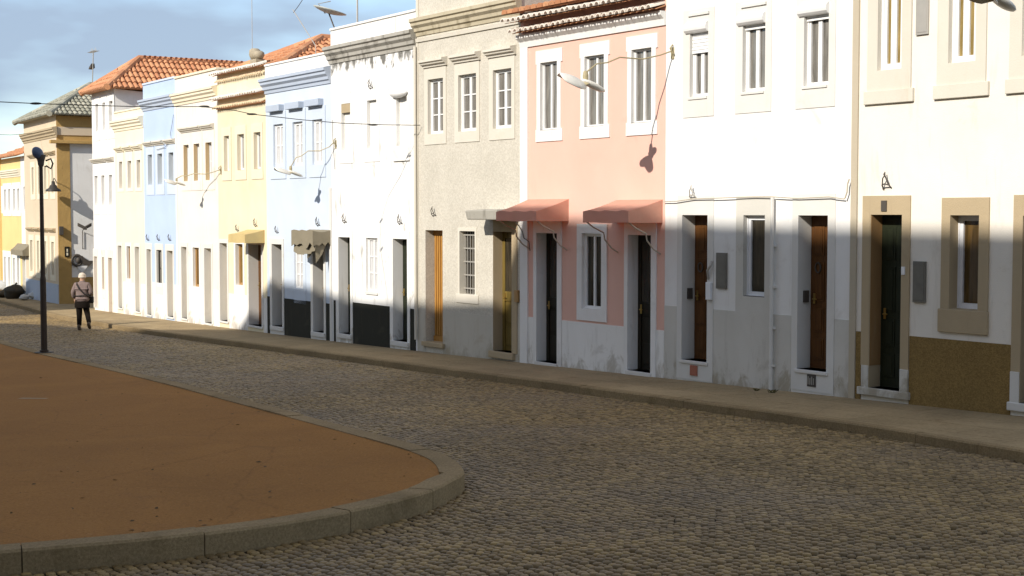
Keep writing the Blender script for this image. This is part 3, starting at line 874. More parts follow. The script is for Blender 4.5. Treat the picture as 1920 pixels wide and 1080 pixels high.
rm.poly([(0, -.4, ze + .31), (H.W, -.4, ze + .31), (H.W, 3.3, ze + 1.10), (0, 3.3, ze + 1.10)])
H.part('tiled_roof', rm, M['terracotta'])

# ---- grey pebbledash house
H = House('terraced_house', P2(4), P2(3), 'grey pebbledash house with moulded window hoods and a honey slatted door')
H3 = H
ups = H.row([(803, 150, 832, 252), (860, 139, 894, 246), (925, 126, 960, 240)])
outs = H.row([(791, 128, 838, 270), (853, 116, 900, 267), (915, 100, 966, 262)])
for r, q in zip(ups, outs):
    o = H.window(r, .07, 2, 3, 'frame_white', 'glass_mid', .032, .025, [r[0] - .13, r[1] + .10, q[2], q[3]], 'stone_pale', .015)
    H.hood(r[0] - .15, r[1] + .14, q[3] - .01, M['stone_pale'], o, .9)
op1 = H.R((798, 432, 830, 642)); op2 = H.R((926, 434, 961, 660))
zh = (op1[3] + op2[3]) / 2; op1[3] = op2[3] = zh
H.door(op1, .21, 'door_gold', 'slat', step=('stone_tan', .06, .08, .09), handle=False, label='honey coloured slatted wooden door')
H.door(op2, .21, 'door_olive', 'glazed', [op2[0] - .0, op2[1] + .16, op2[2] + .0, op2[3] + .3], 'stone_tan', .02, step=('stone_tan', .07, .09, .12), label='olive brown door with a tall glass panel')
r = H.R((862, 434, 891, 553)); r[3] = zh
o = H.window(r, .16, 1, 1, 'dark_frame', 'glass_dark', .03, .03, [r[0] - .06, r[1] + .06, r[2] - .0, r[3] + .06], 'stone_pale', .01, sill=('stone_pale', .02, .16, .12))
g = MB()
for k in range(6):
    u = r[0] + .04 + (r[1] - r[0] - .08) * k / 5
    g.tube([(u, .1, r[2] + .01), (u, .1, r[3] - .01)], .009, 5)
for k in range(5):
    z = r[2] + .12 + (r[3] - r[2] - .2) * k / 4
    g.box(r[0] + .005, r[1] - .005, .092, .108, z - .012, z + .012)
H.part('window_grille', g, M['galv'], o)
zl = H.zline([(800, 585), (900, 585)])
H.slab('plinth', [(.004, op1[0] - .01, -.4, zl - .0), (op1[1] + .01, op2[0] - .01, -.4, zl), (op2[1] + .17, H.W - .004, -.4, zl)], .006, M['dado_grey'])
c = H.R((868, 386, 985, 406), 0)
uL = H.loc(868, 395, -.45)[0]; zc = H.zline([(940, 412)]); 
cm = MB().hexa([(op2[0] - .16, -.5, zc), (op2[1] + .22, -.48, zc), (op2[1] + .22, 0.02, zc + .02), (op2[0] - .16, 0.02, zc + .02)],
               [(op2[0] - .20, -.52, zc + .17), (op2[1] + .2, -.5, zc + .19), (op2[1] + .22, 0.02, zc + .2), (op2[0] - .2, 0.02, zc + .2)])
H.part('concrete_canopy', cm, M['mould_stone'], bevel=.02)
H.hook(815, 396, .22)
zc1 = H.zline([(783, 70), (965, 32)]); 
H.cornice(zc1, M['moss'], 1.25, -.02, H.W + .02)
H.profile('moulding', [(0, zc1 - .12), (.03, zc1 - .12), (.045, zc1 - .05), (0, zc1 - .04)], M['stone_pale'], 0, H.W)
H.part('corner_strip', MB().box(.003, .07, -.018, .02, zl, zc1 - .13), M['stone_pale'])
H.part('drainpipe', MB().tube([(.03, -.06, .2), (.03, -.06, zc1 - .2)], .03, 8), M['stone_pale'])
mb_ = H.R((969, 544, 975, 566)); H.part('letter_box', MB().box(mb_[0], mb_[1], -.06, -.0, mb_[2], mb_[3]), M['door_tan'], bevel=.005)
H.wall(M['pebble'], zc1 + 1.25)
pf = MB(); zt = zc1 + 1.25
for a_ in (.01, H.W - .09):
    H.part('parapet_strip', MB().box(a_, a_ + .08, -.02, .01, zc1 + .38, zt), M['stone_pale'])
H.part('coping', MB().box(-.02, H.W + .02, -.06, .34, zt, zt + .08), M['stone_pale'], bevel=.01)

# ---- white house with blind windows
H = House('terraced_house', P2(5), P2(4), 'white house with black mould under its cornice and three blind upper windows')
H4 = H
ups = H.row([(641, 193, 658, 283), (689, 186, 707, 278), (744, 182, 764, 274)])
for k, r in enumerate(ups):
    H.holes.append([*r, .09])
    o = H.part('window', MB().box(r[0] + .002, r[1] - .002, .07, .10, r[2] + .002, r[3] - .002).box(r[0] + .03, r[1] - .03, .06, .07, r[2] + .03, r[3] - .05), M['white'], label=None) if False else H.part('window', MB().box(r[0] + .002, r[1] - .002, .07, .10, r[2] + .002, r[3] - .002).box(r[0] + .03, r[1] - .03, .06, .07, r[2] + .03, r[3] - .05), M['white'])
    H.surround(r, [r[0] - .14, r[1] + .12, r[2] - .28, r[3] + .2], M['white'], .014, .07, o)
    if k == 0:
        H.part('lintel_board', MB().box(r[0] + .01, r[1] - .01, -.012, .05, r[3] - .2, r[3] - .01), M['stone_tan'], o)
    if k == 2:
        H.part('shutter_roll', MB().ellipsoid(((r[0] + r[1]) / 2 - .06, -.05, r[3] + .06), ((r[1] - r[0]) * .78, .1, .1)), M['frame_white'], o, smooth=True)
        H.part('sill', MB().box(r[0] - .12, r[1] + .1, -.04, .0, r[2] - .3, r[2] - .01), M['white_worn'], o, bevel=.006)
op1 = H.R((636, 444, 658, 626)); op2 = H.R((738, 448, 765, 640))
zh = (op1[3] + op2[3]) / 2
op1[3] = op2[3] = zh
for r in (op1, op2):
    H.door(r, .22, 'door_green', 'panel', [r[0] - .13, r[1] + .1, r[2] - .3, r[3] + .16], 'white_worn', .02, step=('stone_white', .06, .06, .1))
r = H.R((687, 446, 709, 548)); r[3] = zh
H.window(r, .05, 2, 3, 'frame_white', 'glass_white', .03, .02, [r[0] - .09, r[1] + .08, r[2] - .02, r[3] + .1], 'white', .012, sill=('stone_white', .03, .05, .0))
zp = H.zline([(670, 567), (730, 575)])
H.slab('plinth', [(.08, op1[0] - .135, -.4, zp), (op1[1] + .102, op2[0] - .135, -.4, zp), (op2[1] + .102, H.W - .06, -.4, zp)], .012, M['dado_black'])
H.hook(648, 409, .24); H.hook(752, 411, .24); H.hook(697, 157, .24)
zc = H.zline([(622, 120), (775, 88)], -.1)
H.cornice(zc, M['mould_stone'], 1.35, -.06, H.W + .02)
ms = MB()
zt = H.zline([(632, 55), (775, 23)])
H.wall(M['white_stained'], zt)
H.part('coping', MB().box(-.0, H.W + .0, -.03, .34, zt, zt + .05), M['white'], bevel=.01)
# streaks of black mould hanging under the cornice
def stain_material(ztop_):
    m, nt, p = mat_base('black_mould')
    co = coordn(nt)
    n = noise(nt, 2.4, 8, .7, scaled(nt, co, (1.5, 1, .75)), .6)
    sx = N(nt, 'ShaderNodeSeparateXYZ'); nt.links.new(co, sx.inputs[0])
    mz = N(nt, 'ShaderNodeMath', operation='MULTIPLY_ADD'); mz.inputs[1].default_value = .5; mz.inputs[2].default_value = -.5 * ztop_ + .09
    nt.links.new(sx.outputs['Z'], mz.inputs[0])
    ad = N(nt, 'ShaderNodeMath', operation='ADD'); nt.links.new(n.outputs['Fac'], ad.inputs[0]); nt.links.new(mz.outputs[0], ad.inputs[1])
    r_ = ramp(nt, ad.outputs[0], .50, .60)
    f = N(nt, 'ShaderNodeMath', operation='MULTIPLY'); f.inputs[1].default_value = .88
    nt.links.new(r_.outputs['Color'], f.inputs[0])
    nt.links.new(mixc(nt, f.outputs[0], (.80, .79, .77), (.07, .065, .05)), p.inputs['Base Color'])
    p.inputs['Roughness'].default_value = .9
    return m
H.slab('mould_band', [(.02, H.W - .02, zc - .55, zc - .002)], .004, stain_material(zc), bevel=0)

# ---- pale blue house
H = House('terraced_house', P2(6), P2(5), 'pale blue house with slab window hoods, black base and a sagging grey canopy')
H5 = H
ups = H.row([(514, 233, 532, 314), (550, 228, 569, 312), (587, 223, 606, 308)])
for r in ups:
    o = H.window(r, .045, 2, 2, 'frame_white', 'glass_white', .035, .03, [r[0] - .2, r[1] + .14, r[2] - .28, r[3] + .3], 'blue', .02)
    H.part('hood', MB().box(r[0] - .19, r[1] + .03, -.14, .01, r[3] + .3, r[3] + .45), M['blue_stone'], o, bevel=.006)
op1 = H.R((511, 454, 530, 612)); op2 = H.R((588, 465, 608, 623))
op2[3] = op1[3] = (op1[3] + op2[3]) / 2
for r in (op1, op2):
    H.door(r, .24, 'door_black', 'panel', [r[0] - .12, r[1] + .10, r[2] - .3, r[3] + .14], 'stone_white', .02, step=('stone_white', .05, .08, .1))
r = H.R((553, 466, 569, 541))
H.window(r, .03, 2, 3, 'frame_white', 'glass_white', .03, .02, [r[0] - .04, r[1] + .14, r[2] - .35, r[3] + .08], 'blue', .012)
zp = H.zline([(540, 560), (583, 565)])
H.slab('plinth', [(.01, op1[0] - .122, -.4, zp), (op1[1] + .102, op2[0] - .122, -.4, zp), (op2[1] + .102, H.W - .1, -.4, zp)], .012, M['dado_black'])
H.part('corner_strip', MB().box(H.W - .098, H.W - .004, -.02, .02, -.4, zp + 2.6), M['stone_white'])
H.awning(546, 586, 431, 432, 458, 621, M['awning_grey'], sag=.08, arm=None, ragged=True, label='weathered grey canopy with a ragged lower edge')
H.hook(521, 430, .2); H.hook(598, 415, .24)
zc = H.zline([(498, 178), (620, 152)], -.08)
H.cornice(zc, M['blue_stone'], 1.3, -.05, H.W)
zt = H.zline([(508, 121), (612, 104)])
H.part('parapet_face', MB().box(.003, H.W - .003, -.012, .02, zc + .392, zt - .01), M['white'])
H.wall(M['blue'], zt)
H.part('coping', MB().box(0, H.W, -.04, .34, zt, zt + .05), M['white'], bevel=.01)

# ---- ochre yellow house with double tile eaves
H = House('terraced_house', P2(7), P2(6), 'blotchy yellow house with two bands of eave tiles and a yellow awning')
H6 = H
ups = H.row([(421, 254, 431, 321), (446, 252, 459, 320), (477, 247, 490, 317)])
for r in ups:
    o = H.window(r, .09, 2, 1, 'frame_white', 'glass_curtain', .03, .025, [r[0] - .16, r[1] + .12, r[2] - .24, r[3] + .22], 'cream_pale', .02, sill=('door_tan', .0, .05, -.01))
op1 = H.R((413, 457, 427, 602)); op2 = H.R((467, 457, 491, 611))
zh = (op1[3] + op2[3]) / 2; op1[3] = op2[3] = zh
H.door(op1, .24, 'door_bleached', 'plank', [op1[0] - .08, op1[1] + .08, op1[2], op1[3] + .1], 'stone_white', .015, step=('stone_white', .04, .05, .05))
H.door(op2, .26, 'door_brown', 'plank', [op2[0] - .1, op2[1] + .1, op2[2], op2[3] + .1], 'stone_white', .015, step=('stone_white', .04, .05, .05))
r = H.R((442, 457, 456, 535)); r[3] = zh
H.window(r, .1, 2, 1, 'door_tan', 'glass_gold', .03, .03, [r[0] - .1, r[1] + .1, r[2] - .25, r[3] + .1], 'white', .012)
H.awning(428, 459, 431, 440, 456, 496, M['awning_yellow'], sag=.02, arm=None)
zd = H.zline([(420, 552), (495, 555)])
H.slab('dado', [(.01, op1[0] - .082, -.4, zd), (op1[1] + .082, op2[0] - .102, -.4, zd), (op2[1] + .102, H.W - .01, -.4, zd)], .008, M['white_worn'])
H.hook(447, 427, .2); H.hook(481, 417, .24)
z2 = H.zline([(404, 207), (499, 187)], -.12)
H.eave(z2, 0, H.W, 'tile_cream', .15, .15, .055, 'terracotta', parent=None)
H.eave(z2 + .22, 0, H.W, 'tile_white', .26, .15, .06, 'terracotta')
z3 = H.zline([(388, 150), (490, 124)], -.15)
H.eave(z3 - .14, 0, H.W, 'tile_cream', .10, .15, .05, 'terracotta')
H.eave(z3 + .04, 0, H.W, 'tile_white', .24, .15, .06, 'terracotta')
H.wall(M['yellow'], z3 + .12)
hl = H

# ---- cream house
H = House('terraced_house', P2(8), P2(7), 'plain cream house with orange-brown window reveals and a brown ground floor window')
H7 = H
ups = H.row([(345, 272, 355, 340), (364, 269, 375, 339), (386, 266, 398, 338)])
for r in ups:
    o = H.window(r, .11, 2, 2, 'frame_white', 'glass_white', .035, .02, [r[0] - .2, r[1] + .2, r[2] - .26, r[3] + .34], 'cream', .014)
    H.part('jamb', MB().box(r[0] + .005, r[0] + .016, -.012, .085, r[2] + .01, r[3] - .01), M['reveal_tan'], o)
    H.hood(r[0] - .19, r[1] + .17, r[3] + .34, M['stone_pale'], o, .8)
op1 = H.R((341, 463, 351, 597)); op2 = H.R((384, 465, 397, 606)); zh = (op1[3] + op2[3]) / 2
op1[3] = op2[3] = zh
for r in (op1, op2):
    H.door(r, .24, 'door_bleached', 'plank', [r[0] - .1, r[1] + .1, r[2], r[3] + .12], 'stone_white', .012, step=('stone_white', .04, .05, .05))
r = H.R((362, 464, 374, 538)); r[3] = zh
H.window(r, .08, 2, 1, 'door_tan', 'glass_brown', .03, .03, [r[0] - .1, r[1] + .1, r[2] - .2, r[3] + .12], 'white', .012)
zc = H.zline([(330, 200), (402, 182)], -.08)
H.cornice(zc, M['cream_pale'], 1.2, -.04, H.W)
H.slab('dado', [(.01, op1[0] - .11, -.4, 1.0), (op1[1] + .11, op2[0] - .11, -.4, 1.0), (op2[1] + .11, H.W - .01, -.4, 1.0)], .006, M['white_worn'])
H.part('corner_strip', MB().box(.004, .12, -.02, .02, -.4, zc - .01), M['white'])
zt = H.zline([(335, 148), (400, 131)])
H.wall(M['cream'], zt)
H.part('coping', MB().box(0, H.W, -.04, .34, zt, zt + .06), M['cream_pale'], bevel=.01)

# ---- blue house
H = House('terraced_house', P2(9), P2(8), 'sky blue house with a whitish lower wall between a cream and a pale yellow house')
H8 = H
ups = H.row([(278, 290, 286, 347), (296, 288, 305, 346), (317, 285, 326, 344)])
for r in ups:
    o = H.window(r, .14, 2, 1, 'frame_cream', 'glass_curtain', .03, .02, [r[0] - .16, r[1] + .16, r[2] - .3, r[3] + .24], 'blue', .014)
    H.hood(r[0] - .2, r[1] + .2, r[3] + .24, M['stone_pale'], o, .8)
op1 = H.R((276, 467, 284, 590)); op2 = H.R((314, 470, 325, 594)); zh = (op1[3] + op2[3]) / 2
op1[3] = op2[3] = zh
for r in (op1, op2):
    H.door(r, .26, 'door_bleached', 'plank', [r[0] - .12, r[1] + .1, r[2], r[3] + .18], 'stone_white', .012, step=('stone_white', .04, .05, .05))
r = H.R((294, 468, 304, 538)); r[3] = zh
H.window(r, .06, 2, 2, 'dark_frame', 'glass_curtain', .025, .02, [r[0] - .12, r[1] + .12, r[2] - .22, r[3] + .18], 'stone_white', .012)
H.slab('dado', [(.01, op1[0] - .122, -.4, 1.05), (op1[1] + .102, op2[0] - .122, -.4, 1.05), (op2[1] + .102, H.W - .01, -.4, 1.05)], .008, M['white_worn'])
for px in (279, 299, 320):
    H.hook(px, 445, .22)
zc = H.zline([(270, 210), (327, 195)], -.08)
H.cornice(zc, M['blue_stone'], 1.2, -.04, H.W)
zt = H.zline([(273, 159), (329, 147)])
H.wall(M['blue_deep'], zt)
H.part('coping', MB().box(0, H.W, -.03, .34, zt, zt + .06), M['blue'], bevel=.01)

# ---- pale yellow house
H = House('terraced_house', P2(10), P2(9), 'low pale yellow house squeezed between the sky blue and the three storey white house')
H9 = H
ups = H.row([(224, 303, 230, 354), (240, 302, 247, 353), (257, 299, 264, 352)])
for r in ups:
    o = H.window(r, .1, 1, 1, 'frame_cream', 'glass_curtain', .02, .02, [r[0] - .18, r[1] + .14, r[2] - .1, r[3] + .3], 'cream', .014)
    H.hood(r[0] - .2, r[1] + .18, r[3] + .3, M['yellow_pale'], o, .9)
op1 = H.R((222, 461, 229, 577)); op2 = H.R((254, 462, 262, 584)); zh = (op1[3] + op2[3]) / 2
op1[3] = op2[3] = zh
for r in (op1, op2):
    H.door(r, .2, 'frame_cream', 'plank', [r[0] - .1, r[1] + .1, r[2], r[3] + .1], 'stone_white', .012, step=('stone_white', .04, .05, .05))
r = H.R((238, 463, 245, 523)); r[3] = zh
H.window(r, .08, 1, 1, 'door_tan', 'glass_brown', .02, .02, [r[0] - .1, r[1] + .1, r[2] - .1, r[3] + .1], 'white', .012)
zc = H.zline([(207, 250), (262, 237)], -.08)
H.cornice(zc, M['yellow_pale'], 1.2, -.05, H.W)
H.slab('dado', [(.01, op1[0] - .11, -.4, 1.0), (op1[1] + .11, op2[0] - .11, -.4, 1.0), (op2[1] + .11, H.W - .01, -.4, 1.0)], .006, M['white_worn'])
zt = H.zline([(220, 214), (264, 201)])
H.wall(M['yellow_pale'], zt)
H.part('coping', MB().box(0, H.W, -.03, .34, zt, zt + .05), M['yellow_pale'], bevel=.01)

# ---- three storey white house with the long tiled roof
H = House('terraced_house', P2(11), P2(10), 'tall white three storey house under a long orange hipped tile roof', depth=13)
H10 = H
for rows_, hood in (([(180, 196, 185, 247), (193, 193, 198, 245), (205, 187, 212, 242)], False), ([(178, 330, 184, 386), (191, 329, 197, 385), (205, 327, 211, 384)], True)):
    for r in H.row(rows_):
        o = H.window(r, .1, 2, 2, 'frame_white', 'glass_curtain', .03, .02, [r[0] - .14, r[1] + .14, r[2] - .3, r[3] + .2], 'white', .014)
        if hood: H.hood(r[0] - .2, r[1] + .2, r[3] + .42, M['stone_pale'], o, .8)
op1 = H.R((177, 480, 183, 577)); op2 = H.R((204, 484, 211, 586)); zh = (op1[3] + op2[3]) / 2
op1[3] = op2[3] = zh
for r in (op1, op2):
    H.door(r, .14, 'door_tan', 'plank', [r[0] - .08, r[1] + .08, r[2], r[3] + .25], 'cream', .012, handle=False)
r = H.R((192, 483, 196, 543)); r[3] = zh
H.window(r, .06, 1, 1, 'door_tan', 'glass_brown', .02, .02, [r[0] - .1, r[1] + .1, r[2] - .3, r[3] + .25], 'cream', .012)
ze = H.zline([(178, 178), (213, 163)])
H.wall(M['white'], ze)
rd = H.loc(255, 107, 1.25)
hip_roof(H, ze + .0, H.loc(255, 114, 1.25)[1], -.28, H.W + .22, -.28, 12.5, 1.5, M['terracotta'], M['terracotta'])

# ---- ochre corner building on the far side of a side street
BR = chain(P2(11), 108, -640)        # beyond a side street
t = 1.07
s_ = kx(-580)
BL = chain(BR, 47, -580)
H = House('corner_building', BL, BR, 'ochre corner building with a grey tiled hip roof, rough ochre pier and white side wall', depth=7, cat='building')
H11 = H
for rows_, depth_ in (([(60, 313, 64, 366), (72, 312, 76, 365), (83, 311, 88, 364), (97, 309, 101, 360)], .1), ([(57, 450, 62, 508), (70, 452, 74, 512), (84, 452, 88, 514), (97, 453, 102, 516)], .1)):
    for r in H.row(rows_):
        o = H.window(r, depth_, 1, 1, 'frame_white', 'glass_dark', .03, .02, [r[0] - .22, r[1] + .22, r[2] - .2, r[3] + .2], 'cream_pale', .015)
        H.hood(r[0] - .3, r[1] + .3, r[3] + .35, M['stone_tan'], o, .8)
zc = H.zline([(50, 268), (104, 255)], -.1)
ze = H.zline([(48, 228), (105, 212)], -.2)
H.wall(M['tan_wall'], ze)
H.cornice(zc, M['stone_tan'], 1.3, -.05, H.W + .12)
W = H.W
# side towards the camera: pier, white panel, base, return of the cornice
def side(name, y0, y1, z0, z1, mat, pr, bev=.0):
    return H.part(name, MB().box(W - .01, W + pr, y0, y1, z0, z1), mat, bevel=bev)
uS = t
side('pier', .0, t * .43, -.4, ze - .9, M['ochre'], .05, .01)
side('side_panel', t * .43 + .002, 7, 1.0, ze - .9, M['white'], .012)
side('side_base', t * .43 + .002, 7, -.4, .998, M['ochre'], .02)
side('frieze', .0, 7, ze - .898, ze - .02, M['ochre'], .03)
side('side_cornice', -.25, 7, ze - 1.02, ze - .90, M['ochre'], .22, .01)
side('side_band', -.02, 7, ze - .72, ze - .42, M['tan_wall'], .06, .01)
H.slab('plinth', [(.02, W - .02, -.4, .75)], .02, M['blue_stone'])
hip_roof(H, ze + .0, ze + 1.35, -.3, W + .3, -.3, 7, 2.2, M['tile_grey'], M['tile_grey'])
pl = MB().box(W + .05, W + .09, t * .2, t * .36, 1.75, 2.12)
o = H.part('wall_sign', pl, M['door_black'])
for a_, b_, c_, d_ in ((.255, .30, 1.93, 2.04), (.25, .305, 1.80, 1.90)):
    H.part('sign_mark', MB().box(W + .0902, W + .096, t * a_, t * b_, c_, d_), M['frame_cream'], o)
H.part('meter_box', MB().box(W + .05, W + .22, t * .02, t * .14, 2.55, 2.85), M['iron'])

# ---- narrow white house and far yellow house down the street
CL = chain(BL, 40, -580); CL2 = chain(CL, 3, -590); CL3 = chain(CL2, -70, -600)
H = House('narrow_house', CL, BL, 'narrow white house between the ochre corner building and the far yellow house')
r = H.R((44, 350, 47, 395)); H.window(r, .08, 1, 1, 'frame_white', 'glass_curtain', .02, .02)
r = H.R((42, 470, 48, 560)); H.door(r, .15, 'door_bleached', 'plank', handle=False)
zt = H.zline([(45, 292)]); H.wall(M['white'], zt)
HN = H
H = House('far_house', CL2, CL, 'far yellow house with a white upper band and an orange tiled roof')
HF = H
for rows_ in ([(8, 355, 12, 396), (16, 355, 20, 396), (25, 354, 29, 396), (33, 353, 37, 395)], [(8, 480, 12, 540), (16, 482, 20, 540), (25, 484, 29, 542), (33, 485, 37, 543)]):
    for r in H.row(rows_):
        H.window(r, .1, 1, 1, 'frame_white', 'glass_curtain', .02, .02, [r[0] - .2, r[1] + .2, r[2] - .2, r[3] + .25], 'white', .015)
zt = H.zline([(8, 297), (38, 294)])
zb_ = H.zline([(20, 400)])
hs = sorted((h_[0] - .21, h_[1] + .21) for h_ in H.holes[:4])
xs = [.02] + [v for p_ in hs for v in p_] + [H.W - .02]
H.slab('white_band', [(xs[k], xs[k + 1], zb_, zb_ + 1.15) for k in range(0, len(xs), 2) if xs[k + 1] - xs[k] > .03], .01, M['white'], bevel=0)
zc = H.zline([(8, 335), (36, 330)])
H.cornice(zc, M['yellow_pale'], 1.1)
H.wall(M['ochre_flat'], zt)
rm = MB(); barrel_tiles(rm, Vector((-.1, -.3, zt)), Vector((1, 0, 0)), Vector((0, .93, .36)), (0, H.W + HN.W + .2, 0, 4.5, lambda a, b: True))
rm.poly([(-.1, -.3, zt - .02), (H.W + HN.W + .1, -.3, zt - .02), (H.W + HN.W + .1, 3.9, zt + 1.6), (-.1, 3.9, zt + 1.6)])
H.part('tiled_roof', rm, M['terracotta'])
H.awning(20, 42, 458, 470, 480, 55, M['awning_grey'], sag=.05, arm=None)
H = House('far_house', CL3, CL2, 'orange ochre house at the left edge of the view', depth=7)
r = H.R((-30, 350, -22, 396)); H.window(r, .1, 1, 1, 'frame_white', 'glass_curtain', .02, .02)
H.part('pilaster', MB().box(H.W - .35, H.W, -.1, .02, -.4, 6), M['ochre_flat'])
H.wall(M['ochre_flat'], zt)
HO = H

# ---- house behind the row, only its orange roof shows
pr_ = ray(540, 118); 
A_ = None
base_ = P2(6) + (P2(5) - P2(6)).normalized() * 0.0
ind_ = H5.ind
q_ = base_ + ind_ * 1.0
# right front corner seen at column 530
BRx = None
tt = 0
for k in range(600):
    c_ = P2(6) + ind_ * (k * .01)
    if project((c_.x, c_.y, 6))[0] >= 534:
        BRx = c_; break
H = House('rear_house', BRx - H5.ud * 4.2, BRx, 'house behind the pale blue one, its orange hipped roof showing above the parapet', depth=6)
zE = H.zat(534, 118)
zR = H.loc(600, 74, 1.7)[1]
k = 0
for hd in [x * .05 for x in range(10, 90)]:
    p = H.w(2.1, hd, zE + 1)
    if project(p)[0] >= 600: break
zR = H.loc(600, 74, hd)[1]
H.wall(M['white'], zE)
hip_roof(H, zE + .0, zR, -.0, 4.2, -.0, 6, hd, M['terracotta'], M['terracotta'])
# ------------------------------------------------------------------ ground, road, pavement, plaza
def stone_ground(name, c0, c1, scale=30, bumpv=.3, big=(.75, 1.0), crack=False, stain=None, slabs=False, speck=None):
    m, nt, p = mat_base(name)
    co = coordn(nt)
    n = noise(nt, scale, 5, .65, co)
    r = ramp(nt, n.outputs['Fac'], .32, .68, (*c0, 1), (*c1, 1))
    b = noise(nt, .55, 6, .62, co, .5)
    t = ramp(nt, b.outputs['Fac'], .35, .68, (big[0],) * 3 + (1,), (big[1],) * 3 + (1,))
    c = mixc(nt, 1.0, r.outputs['Color'], t.outputs['Color'], 'MULTIPLY')
    if stain:
        s_ = noise(nt, 1.1, 7, .68, co, .8)
        sr = ramp(nt, s_.outputs['Fac'], .55, .70)
        f = N(nt, 'ShaderNodeMath', operation='MULTIPLY'); f.inputs[1].default_value = .5
        nt.links.new(sr.outputs['Color'], f.inputs[0])
        c = mixc(nt, f.outputs[0], c, stain)
    if crack:
        v = N(nt, 'ShaderNodeTexVoronoi', feature='DISTANCE_TO_EDGE'); v.inputs['Scale'].default_value = .45
        w = noise(nt, 1.5, 4, .6, co)
        nt.links.new(mixc(nt, .25, co, w.outputs['Color'], 'ADD'), v.inputs['Vector'])
        vr = ramp(nt, v.outputs['Distance'], .0, .006, (.84, .84, .84, 1), (1, 1, 1, 1))
        c = mixc(nt, 1.0, c, vr.outputs['Color'], 'MULTIPLY')
    if speck:
        sn = noise(nt, 38, 3, .6, scaled(nt, co, (1, 1, 1)))
        sr2 = ramp(nt, sn.outputs['Fac'], .62, .70)
        f3 = N(nt, 'ShaderNodeMath', operation='MULTIPLY'); f3.inputs[1].default_value = .6
        nt.links.new(sr2.outputs['Color'], f3.inputs[0])
        c = mixc(nt, f3.outputs[0], c, speck)
        sn = noise(nt, 24, 3, .6, co)
        sr2 = ramp(nt, sn.outputs['Fac'], .66, .72)
        f3 = N(nt, 'ShaderNodeMath', operation='MULTIPLY'); f3.inputs[1].default_value = .5
        nt.links.new(sr2.outputs['Color'], f3.inputs[0])
        c = mixc(nt, f3.outputs[0], c, (.42, .25, .11))
    if slabs:
        mp = N(nt, 'ShaderNodeMapping'); mp.inputs['Rotation'].default_value = (0, 0, -atan2(AX.y, AX.x))
        nt.links.new(co, mp.inputs['Vector'])
        bt = N(nt, 'ShaderNodeTexBrick'); bt.inputs['Scale'].default_value = 1.0
        bt.inputs['Brick Width'].default_value = 1.6; bt.inputs['Row Height'].default_value = .62; bt.inputs['Mortar Size'].default_value = .010; bt.inputs['Mortar Smooth'].default_value = .4
        bt.inputs['Color1'].default_value = (1, 1, 1, 1); bt.inputs['Color2'].default_value = (.90, .89, .87, 1); bt.inputs['Mortar'].default_value = (.66, .63, .58, 1)
        nt.links.new(mp.outputs['Vector'], bt.inputs['Vector'])
        c = mixc(nt, 1.0, c, bt.outputs['Color'], 'MULTIPLY')
    nt.links.new(c, p.inputs['Base Color']); p.inputs['Roughness'].default_value = .95
    p.inputs['Specular IOR Level'].default_value = .2
    f = noise(nt, scale * 4, 3, .6, co)
    a = N(nt, 'ShaderNodeMath', operation='ADD'); nt.links.new(f.outputs['Fac'], a.inputs[0]); nt.links.new(n.outputs['Fac'], a.inputs[1])
    bump(nt, p, a.outputs[0], bumpv, .012)
    return m
M['earth'] = stone_ground('earth', (.10, .085, .06), (.16, .135, .10))
M['pavement'] = stone_ground('worn_concrete_pavement', (.33, .25, .14), (.45, .345, .20), 22, .35, (.72, 1.0), True, (.19, .13, .065), True)
M['kerbstone'] = stone_ground('granite_kerb', (.23, .165, .085), (.37, .275, .15), 45, .4, (.7, 1.0), False, (.11, .075, .03))
M['plaza'] = stone_ground('red_clay_surface', (.25, .115, .028), (.345, .168, .046), 40, .4, (.87, 1.05), True, (.21, .105, .035), False, (.10, .05, .02))

# ground sheet: follows the street's slope, runs out to the horizon
gm = MB()
ss = [-400, -90, -60, -30, -15, 0, 10, 20, 30, 40, 50, 60, 75, 90, 120, 900]
def at_sn(s, n):
    return Vector((CORN[0].x + AX.x * s + NX.x * n, CORN[0].y + AX.y * s + NX.y * n))
for s_ in ss:
    for n_ in (-500, -60, -20, 0, 60, 500):
        p = at_sn(s_, n_); gm.v.append((p.x, p.y, h_road(p.x, p.y) - .10))
for i in range(len(ss) - 1):
    for j in range(5):
        gm.f.append((i * 6 + j, (i + 1) * 6 + j, (i + 1) * 6 + j + 1, i * 6 + j + 1))
tag(gm.build('ground', M['earth']), kind='structure')

def resample(pts, d):
    out = [Vector(pts[0])]
    for a, b in zip(pts, pts[1:]):
        a = Vector(a); b = Vector(b); n = max(1, int((b - a).length / d))
        for k in range(1, n + 1): out.append(a + (b - a) * (k / n))
    return out
def smooth2(pts, it=2):
    pts = [Vector(p) for p in pts]
    for _ in range(it):
        q = [pts[0]]
        for a, b in zip(pts, pts[1:]):
            q += [a * .75 + b * .25, a * .25 + b * .75]
        q.append(pts[-1]); pts = q
    return pts

